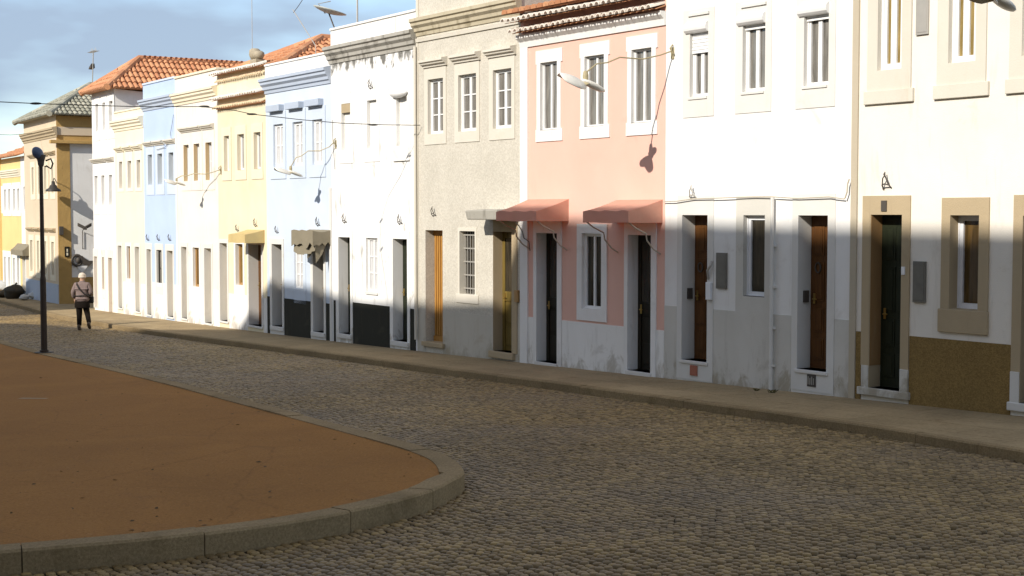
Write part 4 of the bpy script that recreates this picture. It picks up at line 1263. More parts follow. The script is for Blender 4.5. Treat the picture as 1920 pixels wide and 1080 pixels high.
# pavement along the terrace
kp = [on_ground(px, py, h_pave).to_2d() for px, py in [(1920, 846), (1650, 801), (1450, 773), (1200, 739), (960, 707), (700, 674), (552, 654), (400, 635), (304, 623), (200, 607), (110, 592), (40, 573), (0, 563)]]
d0 = (kp[0] - kp[1]).normalized(); d1 = (kp[-1] - kp[-2]).normalized()
kp = [kp[0] + d0 * 14] + kp + [kp[-1] + d1 * 12]
KL = smooth2(kp, 2)
KW = .14
def offset(line, d):
    out = []
    for i, p in enumerate(line):
        a = line[max(i - 1, 0)]; b = line[min(i + 1, len(line) - 1)]
        t = (b - a).normalized(); out.append(p + Vector((t.y, -t.x)) * d)
    return out
KIN = offset(KL, KW)
if street_s(*KIN[5]) and (KIN[5] - KL[5]).dot(NX) < 0: KIN = offset(KL, -KW)
pm = MB()
for a, b in zip(KIN, KIN[1:]):
    qa = a + NX * 6.0; qb = b + NX * 6.0
    pm.poly([(a.x, a.y, h_pave(*a)), (b.x, b.y, h_pave(*b)), (qb.x, qb.y, h_pave(*qb)), (qa.x, qa.y, h_pave(*qa))])
tag(pm.build('pavement', M['pavement']), kind='structure')
def kerb_mesh(outer, inner, hfun, drop, L=1.1, gap=.008, seed=1):
    mb = MB(); rs = random.Random(seed)
    acc = 0; start = 0
    O = outer; I = inner; cum = [0]
    for a, b in zip(O, O[1:]): cum.append(cum[-1] + (b - a).length)
    def at(line, s):
        for k in range(len(cum) - 1):
            if cum[k + 1] >= s:
                t = (s - cum[k]) / max(1e-9, cum[k + 1] - cum[k]); return line[k] + (line[k + 1] - line[k]) * t
        return line[-1]
    s = 0
    while s < cum[-1] - .05:
        e = min(cum[-1], s + L * rs.uniform(.85, 1.2)); n = max(1, int((e - s) / .25)); jit = rs.uniform(-.006, .006)
        prev = None
        for k in range(n + 1):
            q = s + gap * .5 + (e - s - gap) * k / n
            o, i_ = at(O, q), at(I, q); zo, zi = hfun(*o) + jit, hfun(*i_) + jit
            bv = .018
            oi = o + (i_ - o).normalized() * bv
            ring = [(o.x, o.y, zo - drop), (o.x, o.y, zo - bv), (oi.x, oi.y, zo), (i_.x, i_.y, zi), (i_.x, i_.y, zi - .05)]
            if prev:
                for w in range(4): mb.poly([prev[w], ring[w], ring[w + 1], prev[w + 1]])
            if k in (0, n): mb.poly(ring)
            prev = ring
        s = e
    return mb
def hp_k(x, y): return h_pave(x, y) + .004
tag(kerb_mesh(KL, KIN, hp_k, KERB + .08).build('kerb', M['kerbstone']), kind='structure')

# red plaza island
near = [(0, 1079), (120, 1068), (260, 1055), (380, 1041), (500, 1025), (580, 1012), (650, 998), (720, 982), (780, 966), (830, 948), (860, 926)]
P_ = [on_ground(px, py, h_road).to_2d() for px, py in near]
T_ = [on_ground(px, py, h_isl).to_2d() for px, py in [(873, 892), (868, 872), (852, 858), (826, 847), (790, 835), (700, 811), (600, 785), (500, 759), (400, 733), (325, 714), (250, 696), (170, 678), (100, 663), (40, 648), (0, 636)]]
dl = (P_[0] - P_[1]).normalized(); dr_ = (T_[-1] - T_[-2]).normalized()
ISO = [P_[0] + dl * 9] + P_ + T_ + [T_[-1] + dr_ * 25]
ISO = smooth2(ISO, 2)
IW = .24
ISI = offset(ISO, IW)
cen = sum(ISO, Vector((0, 0))) / len(ISO)
if (ISI[40] - cen).length > (ISO[40] - cen).length: ISI = offset(ISO, -IW)
tag(kerb_mesh(ISO, ISI, h_isl, ISL + .06, 1.15, .008, 4).build('plaza_kerb', M['kerbstone']), kind='structure')
# plaza surface as a fine grid clipped to the outline
import bmesh
bm = bmesh.new()
vs = [bm.verts.new((p.x, p.y, h_isl(*p) - .012)) for p in ISI]
bm.faces.new(vs)
bmesh.ops.triangulate(bm, faces=bm.faces[:])
me = bpy.data.meshes.new('plaza'); bm.to_mesh(me); bm.free(); me.materials.append(M['plaza'])
pz = bpy.data.objects.new('plaza', me); COL.objects.link(pz); tag(pz, kind='structure')

def inside(poly, X, Y):
    r = np.zeros(X.shape, bool); n = len(poly)
    for i in range(n):
        x0, y0 = poly[i]; x1, y1 = poly[(i + 1) % n]
        c = ((y0 > Y) != (y1 > Y)) & (X < (x1 - x0) * (Y - y0) / ((y1 - y0) + 1e-12) + x0)
        r ^= c
    return r
# cobbled road: every sett is real, laid in rows across the street
pit = .076
def hr_np(X, Y):
    s = (X - CORN[0].x) * AX.x + (Y - CORN[0].y) * AX.y
    s = np.clip(s, -30, 60)
    return -0.03 - 0.0247 * s + 0.0001 * s * s - KERB
rows = np.arange(-14, 47, pit)
allx = []; ally = []; drift = 0.0
for k, s_ in enumerate(rows):
    drift += rng.normal(0, .006)
    n_ = np.arange(-26 + drift, 2.0, .077)
    n_ = n_ + .045 * np.sin(s_ * 1.1 + .25 * n_) + .02 * np.sin(s_ * 3.3 + n_ * .6) + rng.normal(0, .0035, n_.shape)
    wob = .07 * np.sin(n_ * .8 + s_ * .35) + .02 * np.sin(n_ * 2.9 + s_ * .9) + rng.normal(0, .0035, n_.shape)
    s2 = s_ + wob
    allx.append(CORN[0].x + AX.x * s2 + NX.x * n_); ally.append(CORN[0].y + AX.y * s2 + NX.y * n_)
X = np.concatenate(allx); Y = np.concatenate(ally)
vis = (Y > 5.0) & (np.abs(X) < .43 * Y + 2.5)
pav = [(p.x, p.y) for p in KL] + [tuple(KL[-1] + NX * 9), tuple(KL[0] + NX * 9)]
vis &= ~inside(pav, X, Y)
isl = [(p.x, p.y) for p in ISO]
vis &= ~inside(isl, X, Y)
X = X[vis]; Y = Y[vis]; n = len(X)
near_ = Y < 24
def setts(X, Y, k):
    n = len(X)
    ang = (np.arange(k) + .5) * 2 * pi / k
    cxs, sxs = np.cos(ang), np.sin(ang)
    sq = 1 / np.maximum(np.abs(cxs), np.abs(sxs)) ** 1.0           # rounded square
    hu = .0355 + rng.normal(0, .002, n); hv = .0345 + rng.normal(0, .002, n)
    rot = rng.normal(0, .06, n)
    H0 = hr_np(X, Y) + rng.normal(0, .0035, n) + .006 * np.sin(X * 1.7) * np.sin(Y * 1.3 + X)
    tu = rng.normal(0, .035, n); tv = rng.normal(0, .035, n)
    layers = []
    for sc, dz in ((1.0, -.030), (.91, -.006), (.68, 0.0)):
        u = hu[:, None] * sc * sq[None] * cxs[None] ; v = hv[:, None] * sc * sq[None] * sxs[None]
        u = u * (1 + rng.normal(0, .03, u.shape)); 
        ur = u * np.cos(rot)[:, None] - v * np.sin(rot)[:, None]; vr = u * np.sin(rot)[:, None] + v * np.cos(rot)[:, None]
        z = H0[:, None] + dz + tu[:, None] * ur + tv[:, None] * vr
        layers.append(np.stack([X[:, None] + NX.x * ur + AX.x * vr, Y[:, None] + NX.y * ur + AX.y * vr, z], -1))
    co = np.concatenate(layers, 1).reshape(-1, 3)
    base = (np.arange(n) * 3 * k)[:, None, None]
    a = np.arange(k); b = (a + 1) % k
    q = np.concatenate([np.stack([L * k + a, L * k + b, (L + 1) * k + b, (L + 1) * k + a], -1) for L in (0, 1)], 0)[None] + base
    top = (2 * k + a)[None] + base[:, :, 0]
    return co, q.reshape(-1, 4), top
def road_mesh(name, groups, mat, basemat):
    me = bpy.data.meshes.new(name)
    V = []; LI = []; LS = []; off = 0
    for X, Y, k in groups:
        co, q, top = setts(X, Y, k)
        V.append(co); LI.append((q + off).ravel()); LS.append(np.full(len(q), 4)); LI.append((top + off).ravel()); LS.append(np.full(len(top), k)); off += len(co)
    # sandy bed under the setts
    bs = []
    for s_ in np.arange(-16, 50, 1.5):
        for n_ in (-30, 2.2):
            p = at_sn(s_, n_); bs.append((p.x, p.y, hr_np(np.array(p.x), np.array(p.y)) - .018))
    bs = np.array(bs); m_ = len(bs) // 2
    fq = np.array([[2 * i, 2 * i + 1, 2 * i + 3, 2 * i + 2] for i in range(m_ - 1)])
    nq = sum(len(x) for x in LS)
    V.append(bs); LI.append((fq + off).ravel()); LS.append(np.full(len(fq), 4))
    V = np.concatenate(V); LI = np.concatenate(LI); LS = np.concatenate(LS)
    me.vertices.add(len(V)); me.vertices.foreach_set('co', V.ravel().astype(np.float32))
    me.loops.add(len(LI)); me.loops.foreach_set('vertex_index', LI.astype(np.int32))
    me.polygons.add(len(LS)); me.polygons.foreach_set('loop_start', np.concatenate([[0], np.cumsum(LS)[:-1]]).astype(np.int32))
    me.materials.append(mat); me.materials.append(basemat)
    mi = np.zeros(len(LS), np.int32); mi[nq:] = 1
    me.polygons.foreach_set('material_index', mi)
    me.update(calc_edges=True)
    me.polygons.foreach_set('use_smooth', np.ones(len(LS), bool))
    o = bpy.data.objects.new(name, me); COL.objects.link(o)
    return tag(o, kind='structure')
def sett_material():
    m, nt, p = mat_base('granite_setts')
    gm_ = N(nt, 'ShaderNodeNewGeometry')
    r = ramp(nt, gm_.outputs['Random Per Island'], 0, 1, (.155, .105, .038, 1), (.345, .245, .098, 1))
    r.color_ramp.elements.new(.55).color = (.25, .172, .073, 1)
    co = coordn(nt)
    big = noise(nt, .35, 5, .6, co, .6)
    t = ramp(nt, big.outputs['Fac'], .35, .66, (.72, .70, .66, 1), (1.12, 1.1, 1.06, 1))
    c = mixc(nt, 1.0, r.outputs['Color'], t.outputs['Color'], 'MULTIPLY')
    hue = noise(nt, .22, 4, .6, co, .4)
    hr_ = ramp(nt, hue.outputs['Fac'], .45, .62)
    hf = N(nt, 'ShaderNodeMath', operation='MULTIPLY'); hf.inputs[1].default_value = .35
    nt.links.new(hr_.outputs['Color'], hf.inputs[0])
    c = mixc(nt, hf.outputs[0], c, (.17, .145, .125))  # grey patches imitate a purple-grey sheen, put into the sett colour
    sp = noise(nt, 90, 3, .7, co)
    t2 = ramp(nt, sp.outputs['Fac'], .3, .7, (.75, .75, .75, 1), (1.1, 1.1, 1.1, 1))
    c = mixc(nt, 1.0, c, t2.outputs['Color'], 'MULTIPLY')
    nt.links.new(c, p.inputs['Base Color'])
    p.inputs['Roughness'].default_value = .55; p.inputs['Specular IOR Level'].default_value = .4
    bump(nt, p, sp.outputs['Fac'], .35, .006)
    return m
M['setts'] = sett_material()
road_mesh('road', [(X[near_], Y[near_], 8), (X[~near_], Y[~near_], 4)], M['setts'], M['cobble_joint'])
print('setts', n)

# ------------------------------------------------------------------ street lamp post
pb = on_ground(83, 661, h_isl)
post = empty('street_lamp', pb, 'dark slender lamp post with a tilted blue-grey head at the plaza edge', 'street lamp')
zt = EYE + (HZ - 300) / F * pb.y - pb.z
m = MB().lathe([(.0, 0), (.19, 0), (.19, .012), (.09, .02), (.09, .05), (.064, .06), (.060, zt * .38), (.048, zt * .40), (.040, zt * .7), (.036, zt), (.0, zt)], 14)
m.build('pole', M['post'], post, smooth=False)
m = MB().lathe([(.04, zt - .14), (.06, zt - .1), (.07, zt - .02), (.09, zt + .05), (.10, zt + .10), (.0, zt + .11)], 14)
hd = m.build('lamp_collar', M['iron'], post)
rot = Matrix.Rotation(radians(-28), 3, 'Y') @ Matrix.Rotation(radians(20), 3, 'X')
m = MB().ellipsoid((-.05, -.03, zt + .13), (.105, .11, .14), rot, 18, 10)
m.build('lamp_head', M['blue_globe'], post, smooth=True)
m = MB().tube([(.1, 0, zt - .02), (.2, 0, zt + .02), (.24, 0, zt - .08), (.2, 0, zt - .18), (.1, 0, zt - .12)], .018, 6)
m.build('hook', M['iron'], post)

# ------------------------------------------------------------------ hung street lamps on wall arms
def hung_lamp(H, wall_px, head_px, out, label, tilt=0.0, arm_pts=None, size=1.0, mat='lamp_enamel'):
    """white enamel lamp with a broad reflector and a long housing at the end of a crooked arm"""
    u, z = H.loc(*wall_px); u2, z2 = H.loc(head_px[0], head_px[1], -out)
    base = H.w(u, 0, z); head = H.w(u2, -out, z2)
    root = empty('hanging_street_lamp', base, label, 'street lamp', 'enamel street lamps hung on wall arms')
    root.rotation_euler = H.root.rotation_euler
    du, dz = u2 - u, z2 - z
    pts = [(0, 0, 0), (.02, -.10, -.02), (du * .12, -out * .15, dz * .1 - .02), (du * .35, -out * .36, dz * .2 - .05), (du * .6, -out * .62, dz * .25 - .02), (du * .75, -out * .76, dz * .42 - .02), (du * .88, -out * .88, dz * .55 + .02), (du, -out, dz + .14 * size)]
    a = MB().tube(pts, .012, 6); a.box(-.03, .03, -.02, .02, -.12, .06)
    a.tube([(0, -.01, .1), (.03, -.09, .04), (.05, -.04, -.05)], .012, 5).build('arm', M['lamp_brass'], root)
    c = Vector((du, -out, dz)); s = size
    nk = MB().tube([c + Vector((0, 0, .17)) * s, c + Vector((0, 0, .10)) * s, c + Vector((0, 0, .02)) * s, c + Vector((0, .02, -.05)) * s], [.035 * s, .05 * s, .05 * s, .075 * s], 10)
    nk.build('neck', M['lamp_brass'], root)
    # reflector: a broad shield-shaped dished plate on the street side of the neck
    rm_ = MB(); n = 10
    R1 = Matrix.Rotation(radians(-16), 3, 'X') @ Matrix.Rotation(radians(tilt), 3, 'Y')
    for j in range(n + 1):
        y = -1 + 2 * j / n
        wd = .03 + .17 * sqrt(max(0, 1 - y * y))
        for i in range(n + 1):
            x = -1 + 2 * i / n
            p = Vector((x * wd, y * .30, .06 - .13 * x * x * wd / .2 - .05 * y * y))
            rm_.v.append(tuple(c + (R1 @ p + Vector((-.02, -.26, .02))) * s))
    for j in range(n):
        for i in range(n):
            rm_.f.append((j * (n + 1) + i, j * (n + 1) + i + 1, (j + 1) * (n + 1) + i + 1, (j + 1) * (n + 1) + i))
    o = rm_.build('reflector', M[mat], root, smooth=True); md = o.modifiers.new('thick', 'SOLIDIFY'); md.thickness = .012
    R2 = Matrix.Rotation(radians(-20), 3, 'X')
    hm = MB().ellipsoid(c + Vector((.0, .17, -.07)) * s, (.10 * s, .27 * s, .055 * s), R2, 16, 8)
    hm.build('housing', M[mat], root, smooth=True)
    return root
hung_lamp(H1, (1262, 96), (1098, 152), 1.70, 'white enamel street lamp on a crooked arm in front of the pink house', tilt=24, size=.88)
hung_lamp(H4, (630, 268), (545, 321), .8, 'white enamel street lamp hanging before the pale blue house windows', tilt=8, size=.7)
hung_lamp(H6, (415, 318), (331, 341), .8, 'small white street lamp hanging before the cream and sky blue houses', tilt=16, size=.6)
hung_lamp(H0, (2060, -70), (1864, -9), 2.1, 'white street lamp cut off by the top edge before the cream house', tilt=6, size=.85)
# bell-shaped lantern on the corner building
u, z = H11.loc(101, 352)
root = empty('wall_lantern', H11.w(H11.W, -.0, z), 'dark bell-shaped lantern on a bracket at the ochre building corner', 'lantern')
MB().tube([(0, 0, .15), (0, -.25, .3), (.02, -.42, .32), (.02, -.5, .22)], .015, 6).build('bracket', M['iron'], root)
MB().lathe([(.0, .22), (.05, .22), (.07, .1), (.12, .06), (.15, -.02), (.25, -.08), (.27, -.14), (.26, -.15), (.0, -.13)], 16, (.02, -.5, 0)).build('shade', M['dark_frame'], root, smooth=True)

# things on the white side wall of the corner building
def sidept(px, py, pr=.02):
    o = H11.PR; d = ray(px, py); nrm = H11.ud
    o = o + nrm * pr
    t_ = (o.x * nrm.x + o.y * nrm.y) / (d.x * nrm.x + d.y * nrm.y)
    return Vector((d.x * t_, d.y * t_, EYE + d.z * t_))
p = sidept(154, 428, .0)
root = empty('wall_lamp', p, 'dark twin-flap lamp on a thin stem high on the white side wall', 'lamp')
S = H11.ud.to_3d(); I_ = H11.ind.to_3d()
MB().tube([S * .0 + Vector((0, 0, -.75)), S * .05 + Vector((0, 0, -.7)), S * .05 + Vector((0, 0, -.1)), S * .3 + Vector((0, 0, .02))], .014, 6).build('stem', M['iron'], root)
for q in (-1, 1):
    b = S * .32
    w = I_ * (.24 * q)
    MB().hexa([b - I_ * .05 * q + Vector((0, 0, -.06)), b + w + Vector((0, 0, .08)), b + w + S * .12 + Vector((0, 0, .08)), b - I_ * .05 * q + S * .2 + Vector((0, 0, -.06))],
              [b - I_ * .05 * q + Vector((0, 0, .04)), b + w + Vector((0, 0, .2)), b + w + S * .12 + Vector((0, 0, .2)), b - I_ * .05 * q + S * .2 + Vector((0, 0, .04))]).build('flap', M['iron'], root, bevel=.01)
p = sidept(153, 488, .015)
root = empty('wall_ornament', p, 'black ring and wing shaped sign on the white side wall above the walking person', 'sign')
g = MB(); c = I_ * -.18
ring = []
for k in range(17):
    a_ = k / 16 * 2 * pi; ring.append(c + I_ * (.17 * cos(a_)) + Vector((0, 0, .19 * sin(a_))) + S * .05)
g.tube(ring, .05, 6, False).build('ring', M['iron'], root)
MB().ellipsoid(c + I_ * .05 + S * .05, (.09, .09, .12)).build('boss', M['iron'], root, smooth=True)
wing = [(.0, .17), (.12, .05), (.25, -.02), (.42, -.02), (.36, -.12), (.24, -.2), (.08, -.16), (-.02, -.1)]
f_ = [I_ * a_ + Vector((0, 0, b_)) + S * .02 for a_, b_ in wing]; e_ = [x + S * .07 for x in f_]
wm = MB().poly(f_).poly(e_[::-1])
for k in range(len(f_)): wm.poly([f_[k], f_[(k + 1) % len(f_)], e_[(k + 1) % len(f_)], e_[k]])
wm.build('wing', M['iron'], root)
tm = MB()
tp = [I_ * a_ + Vector((0, 0, b_)) + S * .02 for a_, b_ in [(-.2, -.2), (.2, -.2), (.05, -.42), (-.02, -.45)]]
te = [x + S * .05 for x in tp]
tm.poly(tp).poly(te[::-1])
for k in range(4): tm.poly([tp[k], tp[(k + 1) % 4], te[(k + 1) % 4], te[k]])
tm.build('pale_plate', M['frame_white'], root)

# ------------------------------------------------------------------ cables
def pt(px, py, Y):
    d = ray(px, py); t_ = Y / d.y; return Vector((d.x * t_, Y, EYE + d.z * t_))
def cable(name, pts, r, mat, label, group=None, lumps=()):
    o0 = Vector(pts[0]); mb = MB().tube([Vector(p) - o0 for p in pts], r, 5)
    for p in lumps: mb.ellipsoid(Vector(p) - o0, (.10, .02, .02), None, 8, 6)
    o = mb.build(name, M[mat], loc=o0); return tag(o, label, 'cable', group)
far_end = H3.w(*(lambda a: (a[0], -.05, a[1]))(H3.loc(792, 235)))
mid = pt(378, 200, 30); mid2 = pt(510, 219, 29.6)
p0 = pt(-60, 187, 22); 
line = []
for (x, y), Y in zip([(-60, 187), (0, 191), (65, 194), (150, 197), (260, 200), (378, 200), (440, 207), (472, 214), (560, 224), (640, 231), (720, 234)], [22, 22.6, 23.2, 24, 25, 26.4, 27, 27.3, 27.8, 28, 28.3]):
    line.append(pt(x, y, Y))
line.append(far_end)
cable('overhead_cable', line, .0075, 'cable', 'long dark overhead cable crossing in front of the upper windows', None, [pt(67, 194, 23.2), pt(472, 214, 27.3), pt(383, 199.5, 26.4), pt(700, 234, 28.2)])
c_ = []
for px, py in [(1248, 378), (1275, 377), (1303, 373), (1360, 371), (1420, 369), (1455, 369), (1500, 372), (1560, 369), (1588, 373)]:
    u, z = H1.loc(px, py); c_.append(H1.w(u, -.05 - .01 * (len(c_) % 2), z))
o = cable('facade_cable', c_, .009, 'cable_pale', 'pale cable running along the white facade above its doors')
u, z = H1.loc(1597, 340); 
pts_ = [H1.w(*(lambda a: (a[0], -.06, a[1]))(H1.loc(px, py))) for px, py in [(1590, 372), (1594, 360), (1595, 345), (1598, 336)]]
cable('facade_cable', pts_, .012, 'cable_pale', 'short upright cable looped beside the tan corner strip')
pts_ = [H4.w(*(lambda a: (a[0], -.04, a[1]))(H4.loc(px, py))) for px, py in [(626, 225), (627, 260), (629, 290), (631, 318)]]
cable('facade_cable', pts_, .006, 'cable', 'thin cable hanging down the white house edge by the lamp arm')
pts_ = [H8.w(*(lambda a: (a[0], -.04, a[1]))(H8.loc(px, py))) for px, py in [(328, 215), (325, 235), (322, 250), (324, 262), (312, 276), (296, 281)]]
cable('facade_cable', pts_, .006, 'cable', 'loose cable trailing down the sky blue wall')
pts_ = [pt(x, y, Y) for x, y, Y in [(-40, 251, 50), (20, 253, 52), (60, 250, 53.5)]]
cable('overhead_cable', pts_, .008, 'cable', 'thin far cable against the sky left of the corner building')
pts_ = [H3.w(*(lambda a: (a[0], -.05, a[1]))(H3.loc(px, py))) for px, py in [(968, 412), (980, 428), (984, 436), (986, 446), (996, 453), (998, 470)]]
cable('facade_cable', pts_, .008, 'cable', 'dark kinked cable on the corner between grey and pink houses')

# ------------------------------------------------------------------ aerials and roof things
def aerial(H, base_px, top_px, dep, label, r=.018, kind='antenna', mat='galv'):
    u, z = H.loc(*base_px, dep); u2, z2 = H.loc(*top_px, dep)
    root = empty('antenna', H.w(u, dep, z), label, 'antenna'); root.rotation_euler = H.root.rotation_euler
    MB().tube([(0, 0, -.9), (0, 0, 0), (u2 - u, 0, z2 - z)], r, 6).build('mast', M[mat], root)
    return root, u2 - u, z2 - z
root, a_, b_ = aerial(H10, (173, 165), (175, 96), 2.2, 'comb-shaped television antenna on a mast above the tall white house', .02)
m = MB().tube([(a_ - .42, 0, b_ - .03), (a_ + .42, 0, b_ - .02)], .012, 5)
for k in range(7):
    x = a_ - .4 + .8 * k / 6; hh = .12 if k in (1, 2, 5) else .05
    m.tube([(x, -.12, b_ - .02), (x, .12, b_ - .02)], .008, 4); m.tube([(x, 0, b_ - .03), (x, 0, b_ + hh)], .008, 4)
m.build('comb', M['galv'], root)
m = MB().hexa([(a_ - .42, -.08, b_ - .66), (a_ - .1, -.08, b_ - .62), (a_ - .1, .08, b_ - .62), (a_ - .42, .08, b_ - .66)], [(a_ - .34, -.08, b_ - .58), (a_ - .08, -.06, b_ - .46), (a_ - .08, .06, b_ - .46), (a_ - .34, .08, b_ - .58)])
m.tube([(a_, 0, b_ - .55), (a_ - .1, 0, b_ - .55)], .014, 5).build('panel_receiver', M['iron'], root)
root, a_, b_ = aerial(H4, (670, 44), (670, -40), .5, 'thick plain mast rising from the white house parapet', .022)
MB().tube([(a_ - .3, 0, b_ - .1), (a_ + .3, 0, b_ - .1)], .012, 5).build('crossbar', M['galv'], root)
root, a_, b_ = aerial(H6, (473, 96), (472, -30), 1.2, 'hair-thin wire mast above the yellow house roof', .009)
root, a_, b_ = aerial(H5, (592, 86), (549, 18), 1.0, 'leaning dark rod antenna above the pale blue house', .012)
MB().tube([(a_ + .04, 0, b_ - .08), (a_ + .35, .0, b_ + .06), (a_ + 1.1, 0, b_ + .45)], .008, 5).build('cross_rod', M['iron'], root)
# satellite dish seen edge on
u, z = H4.loc(628, 55, .6); uu, zz = H4.loc(617, 26, .6)
root = empty('satellite_dish', H4.w(u, .6, z), 'pale satellite dish seen almost edge-on above the white parapet', 'satellite dish'); root.rotation_euler = H4.root.rotation_euler
du, dz = uu - u, zz - z
MB().tube([(0, 0, -.7), (0, 0, 0), (du, 0, dz)], .018, 6).build('mast', M['iron'], root)
m = MB(); n = 14; Rm = Matrix.Rotation(radians(-12), 3, 'X') @ Matrix.Rotation(radians(10), 3, 'Y')
for j in range(6):
    r_ = .40 * j / 5
    for k in range(n):
        a_ = 2 * pi * k / n; m.v.append(tuple(Vector((du, 0, dz)) + Rm @ Vector((r_ * cos(a_), r_ * sin(a_), r_ * r_ * .5))))
for j in range(5):
    for k in range(n):
        m.f.append((j * n + k, j * n + (k + 1) % n, (j + 1) * n + (k + 1) % n, (j + 1) * n + k))
o = m.build('dish', M['dish'], root, smooth=True); md = o.modifiers.new('thick', 'SOLIDIFY'); md.thickness = .015
MB().tube([(du, -.1, dz), (du + .05, -.3, dz + .2), (du + .08, 0, dz + .28)], .012, 5).build('feed_arm', M['galv'], root)
# clay chimney with cowl on the yellow house
u, z = H6.loc(481, 116, .35)
root = empty('chimney', H6.w(u, .35, z - .3), 'stubby clay chimney with two round pots above the yellow house eaves', 'chimney'); root.rotation_euler = H6.root.rotation_euler
MB().box(-.16, .22, -.12, .14, -.2, .36).build('stack', M['clay_pot'], root, bevel=.02)
for x, h_ in ((-.1, .2), (.14, .12)):
    MB().lathe([(.0, .36), (.10, .36), (.15, .40 + h_ * .4), (.14, .40 + h_), (.09, .44 + h_), (.0, .45 + h_)], 12, (x, 0, 0)).build('pot', M['clay_pot'], root, smooth=True)

# ------------------------------------------------------------------ heap of sacks on the far pavement
sk_w = cloth('white_sack_cloth', (.5, .5, .48), (.4, .4, .4), .1); sk_b = paint('black_bin_bag', (.022, .020, .016), .4, var=.3, bumps=.3)
sk_d = paint('olive_brown_sack', (.045, .035, .02), .7, var=.3, bumps=.3)
GRP = 'sacks heaped on the far pavement'
def sack(px, py, w, h, mat, label, rot=0.0, roll=False, seed=0, lift=0.0):
    g = on_ground(px, py, h_pave)
    sc = g.y / F
    root = MB()
    a, b = w * sc / 2, h * sc / 2
    R_ = Matrix.Rotation(rot, 3, 'Y')
    root.ellipsoid((0, 0, b * (1.0 if not roll else 1)), (a, max(.2, min(a, .3)), b), R_, 18, 12, .11 if not roll else .05, seed)
    if not roll:
        root.tube([(a * .15, 0, b * 1.85), (a * .2, 0, b * 2.1), (a * .35, .02, b * 2.25)], [b * .22, b * .1, b * .2], 7)
    o = root.build('sack', mat, smooth=True, loc=(g.x, g.y, g.z + lift))
    return tag(o, label, 'sack', GRP)
sack(9, 551, 40, 20, sk_w, 'pale sack at the far left end of the heap', .1, False, 1, .12)
sack(26, 560, 36, 26, sk_d, 'largest dark sack, in the middle of the heap', -.2, False, 2)
sack(40, 555, 44, 10, sk_w, 'long pale rolled bundle lying tilted across the dark sacks', -.42, True, 3, .12)
sack(61, 550, 18, 14, sk_b, 'small black bag perched on top of the heap', .2, False, 4, .22)
sack(57, 558, 26, 14, sk_b, 'flat black bag low in the heap right of the middle', .0, False, 5)
sack(67, 561, 30, 13, sk_w, 'crumpled pale sack at the right end of the heap', .15, False, 6)
sack(46, 563, 18, 11, sk_w, 'small pale bag at the front foot of the heap', -.1, False, 7)
sack(4, 558, 26, 14, sk_d, 'brown sack under the pale one at the left end', .1, False, 8)
# ------------------------------------------------------------------ small growth and litter
M['weed'] = paint('dry_weed', (.10, .10, .03), .8, var=.3)
def weed(px, py, label, k=1.0, seed=0):
    rs = random.Random(seed); gp = on_ground(px, py, h_pave); mb = MB()
    for _ in range(26):
        a_ = rs.uniform(0, 6.28); l_ = rs.uniform(.05, .13) * k; w_ = .006 * k
        d_ = Vector((cos(a_), sin(a_), 0)); o_ = Vector((rs.uniform(-.09, .09) * k, rs.uniform(-.03, .03) * k, 0)); q_ = Vector((-d_.y, d_.x, 0)) * w_
        mb.poly([o_ - q_, o_ + q_, o_ + d_ * l_ * .5 + Vector((0, 0, l_ * .7)) + q_ * .6, o_ + d_ * l_ + Vector((0, 0, l_ * .8)), o_ + d_ * l_ * .5 + Vector((0, 0, l_ * .7)) - q_ * .6])
    tag(mb.build('weed', M['weed'], loc=(gp.x, gp.y, gp.z)), label, 'weed')
weed(1447, 737, 'small dry weed tuft at the foot of the white drain pipe', 0.55, 1)
weed(1418, 733, 'smaller weed tuft at the wall foot left of the drain pipe', .4, 2)
rs = random.Random(5); mb = MB()
for k in range(150):
    if k < 90:
        px, py = rs.uniform(20, 800), rs.uniform(690, 1000); p = on_ground(px, py, h_isl); zz = h_isl(p.x, p.y) - .008
        if not inside(isl, np.array([p.x]), np.array([p.y]))[0]: continue
    else:
        i_ = rs.randrange(8, len(KL) - 12); p = KL[i_] + (KL[i_ + 1] - KL[i_]) * rs.random() - (KIN[i_] - KL[i_]).normalized() * rs.uniform(.02, .3); zz = h_road(p.x, p.y) + .006
    a_ = rs.uniform(0, 6.28); l_ = rs.uniform(.012, .035); d_ = Vector((cos(a_), sin(a_), 0)) * l_; q_ = Vector((-sin(a_), cos(a_), 0)) * l_ * .5
    o_ = Vector((p.x, p.y, zz)); up_ = Vector((0, 0, rs.uniform(.002, .012)))
    mb.poly([o_ - d_, o_ + q_ + up_, o_ + d_ + up_ * .3, o_ - q_])
tag(mb.build('leaf_litter', paint('dead_leaf', (.09, .055, .02), .9, var=.3)), 'scattered dead leaf crumbs on the red plaza and in the gutter', 'leaf litter', None, 'stuff')
# ------------------------------------------------------------------ person walking away
def skin_mesh(name, verts, edges, radii, mat, parent, root_i=0, levels=2, loc=(0, 0, 0)):
    me = bpy.data.meshes.new(name); me.from_pydata(verts, edges, []); me.update()
    me.materials.append(mat)
    o = bpy.data.objects.new(name, me); COL.objects.link(o); o.parent = parent; o.location = loc
    md = o.modifiers.new('skin', 'SKIN'); md.use_smooth_shade = True
    lay = me.skin_vertices[0].data if me.skin_vertices else None
    if lay is None:
        bpy.context.view_layer.objects.active = o
        bm_ = bmesh.new(); bm_.from_mesh(me); bm_.verts.layers.skin.verify(); bm_.to_mesh(me); bm_.free()
        lay = me.skin_vertices[0].data
    for i, r in enumerate(radii):
        lay[i].radius = r if isinstance(r, tuple) else (r, r)
        lay[i].use_root = i == root_i
    s = o.modifiers.new('sub', 'SUBSURF'); s.levels = levels; s.render_levels = levels
    return o
pf = on_ground(155, 619, h_road)
person = empty('person', pf, 'person in mauve-brown jacket, pale cap and dark trousers walking away with a crossbody bag', 'person')
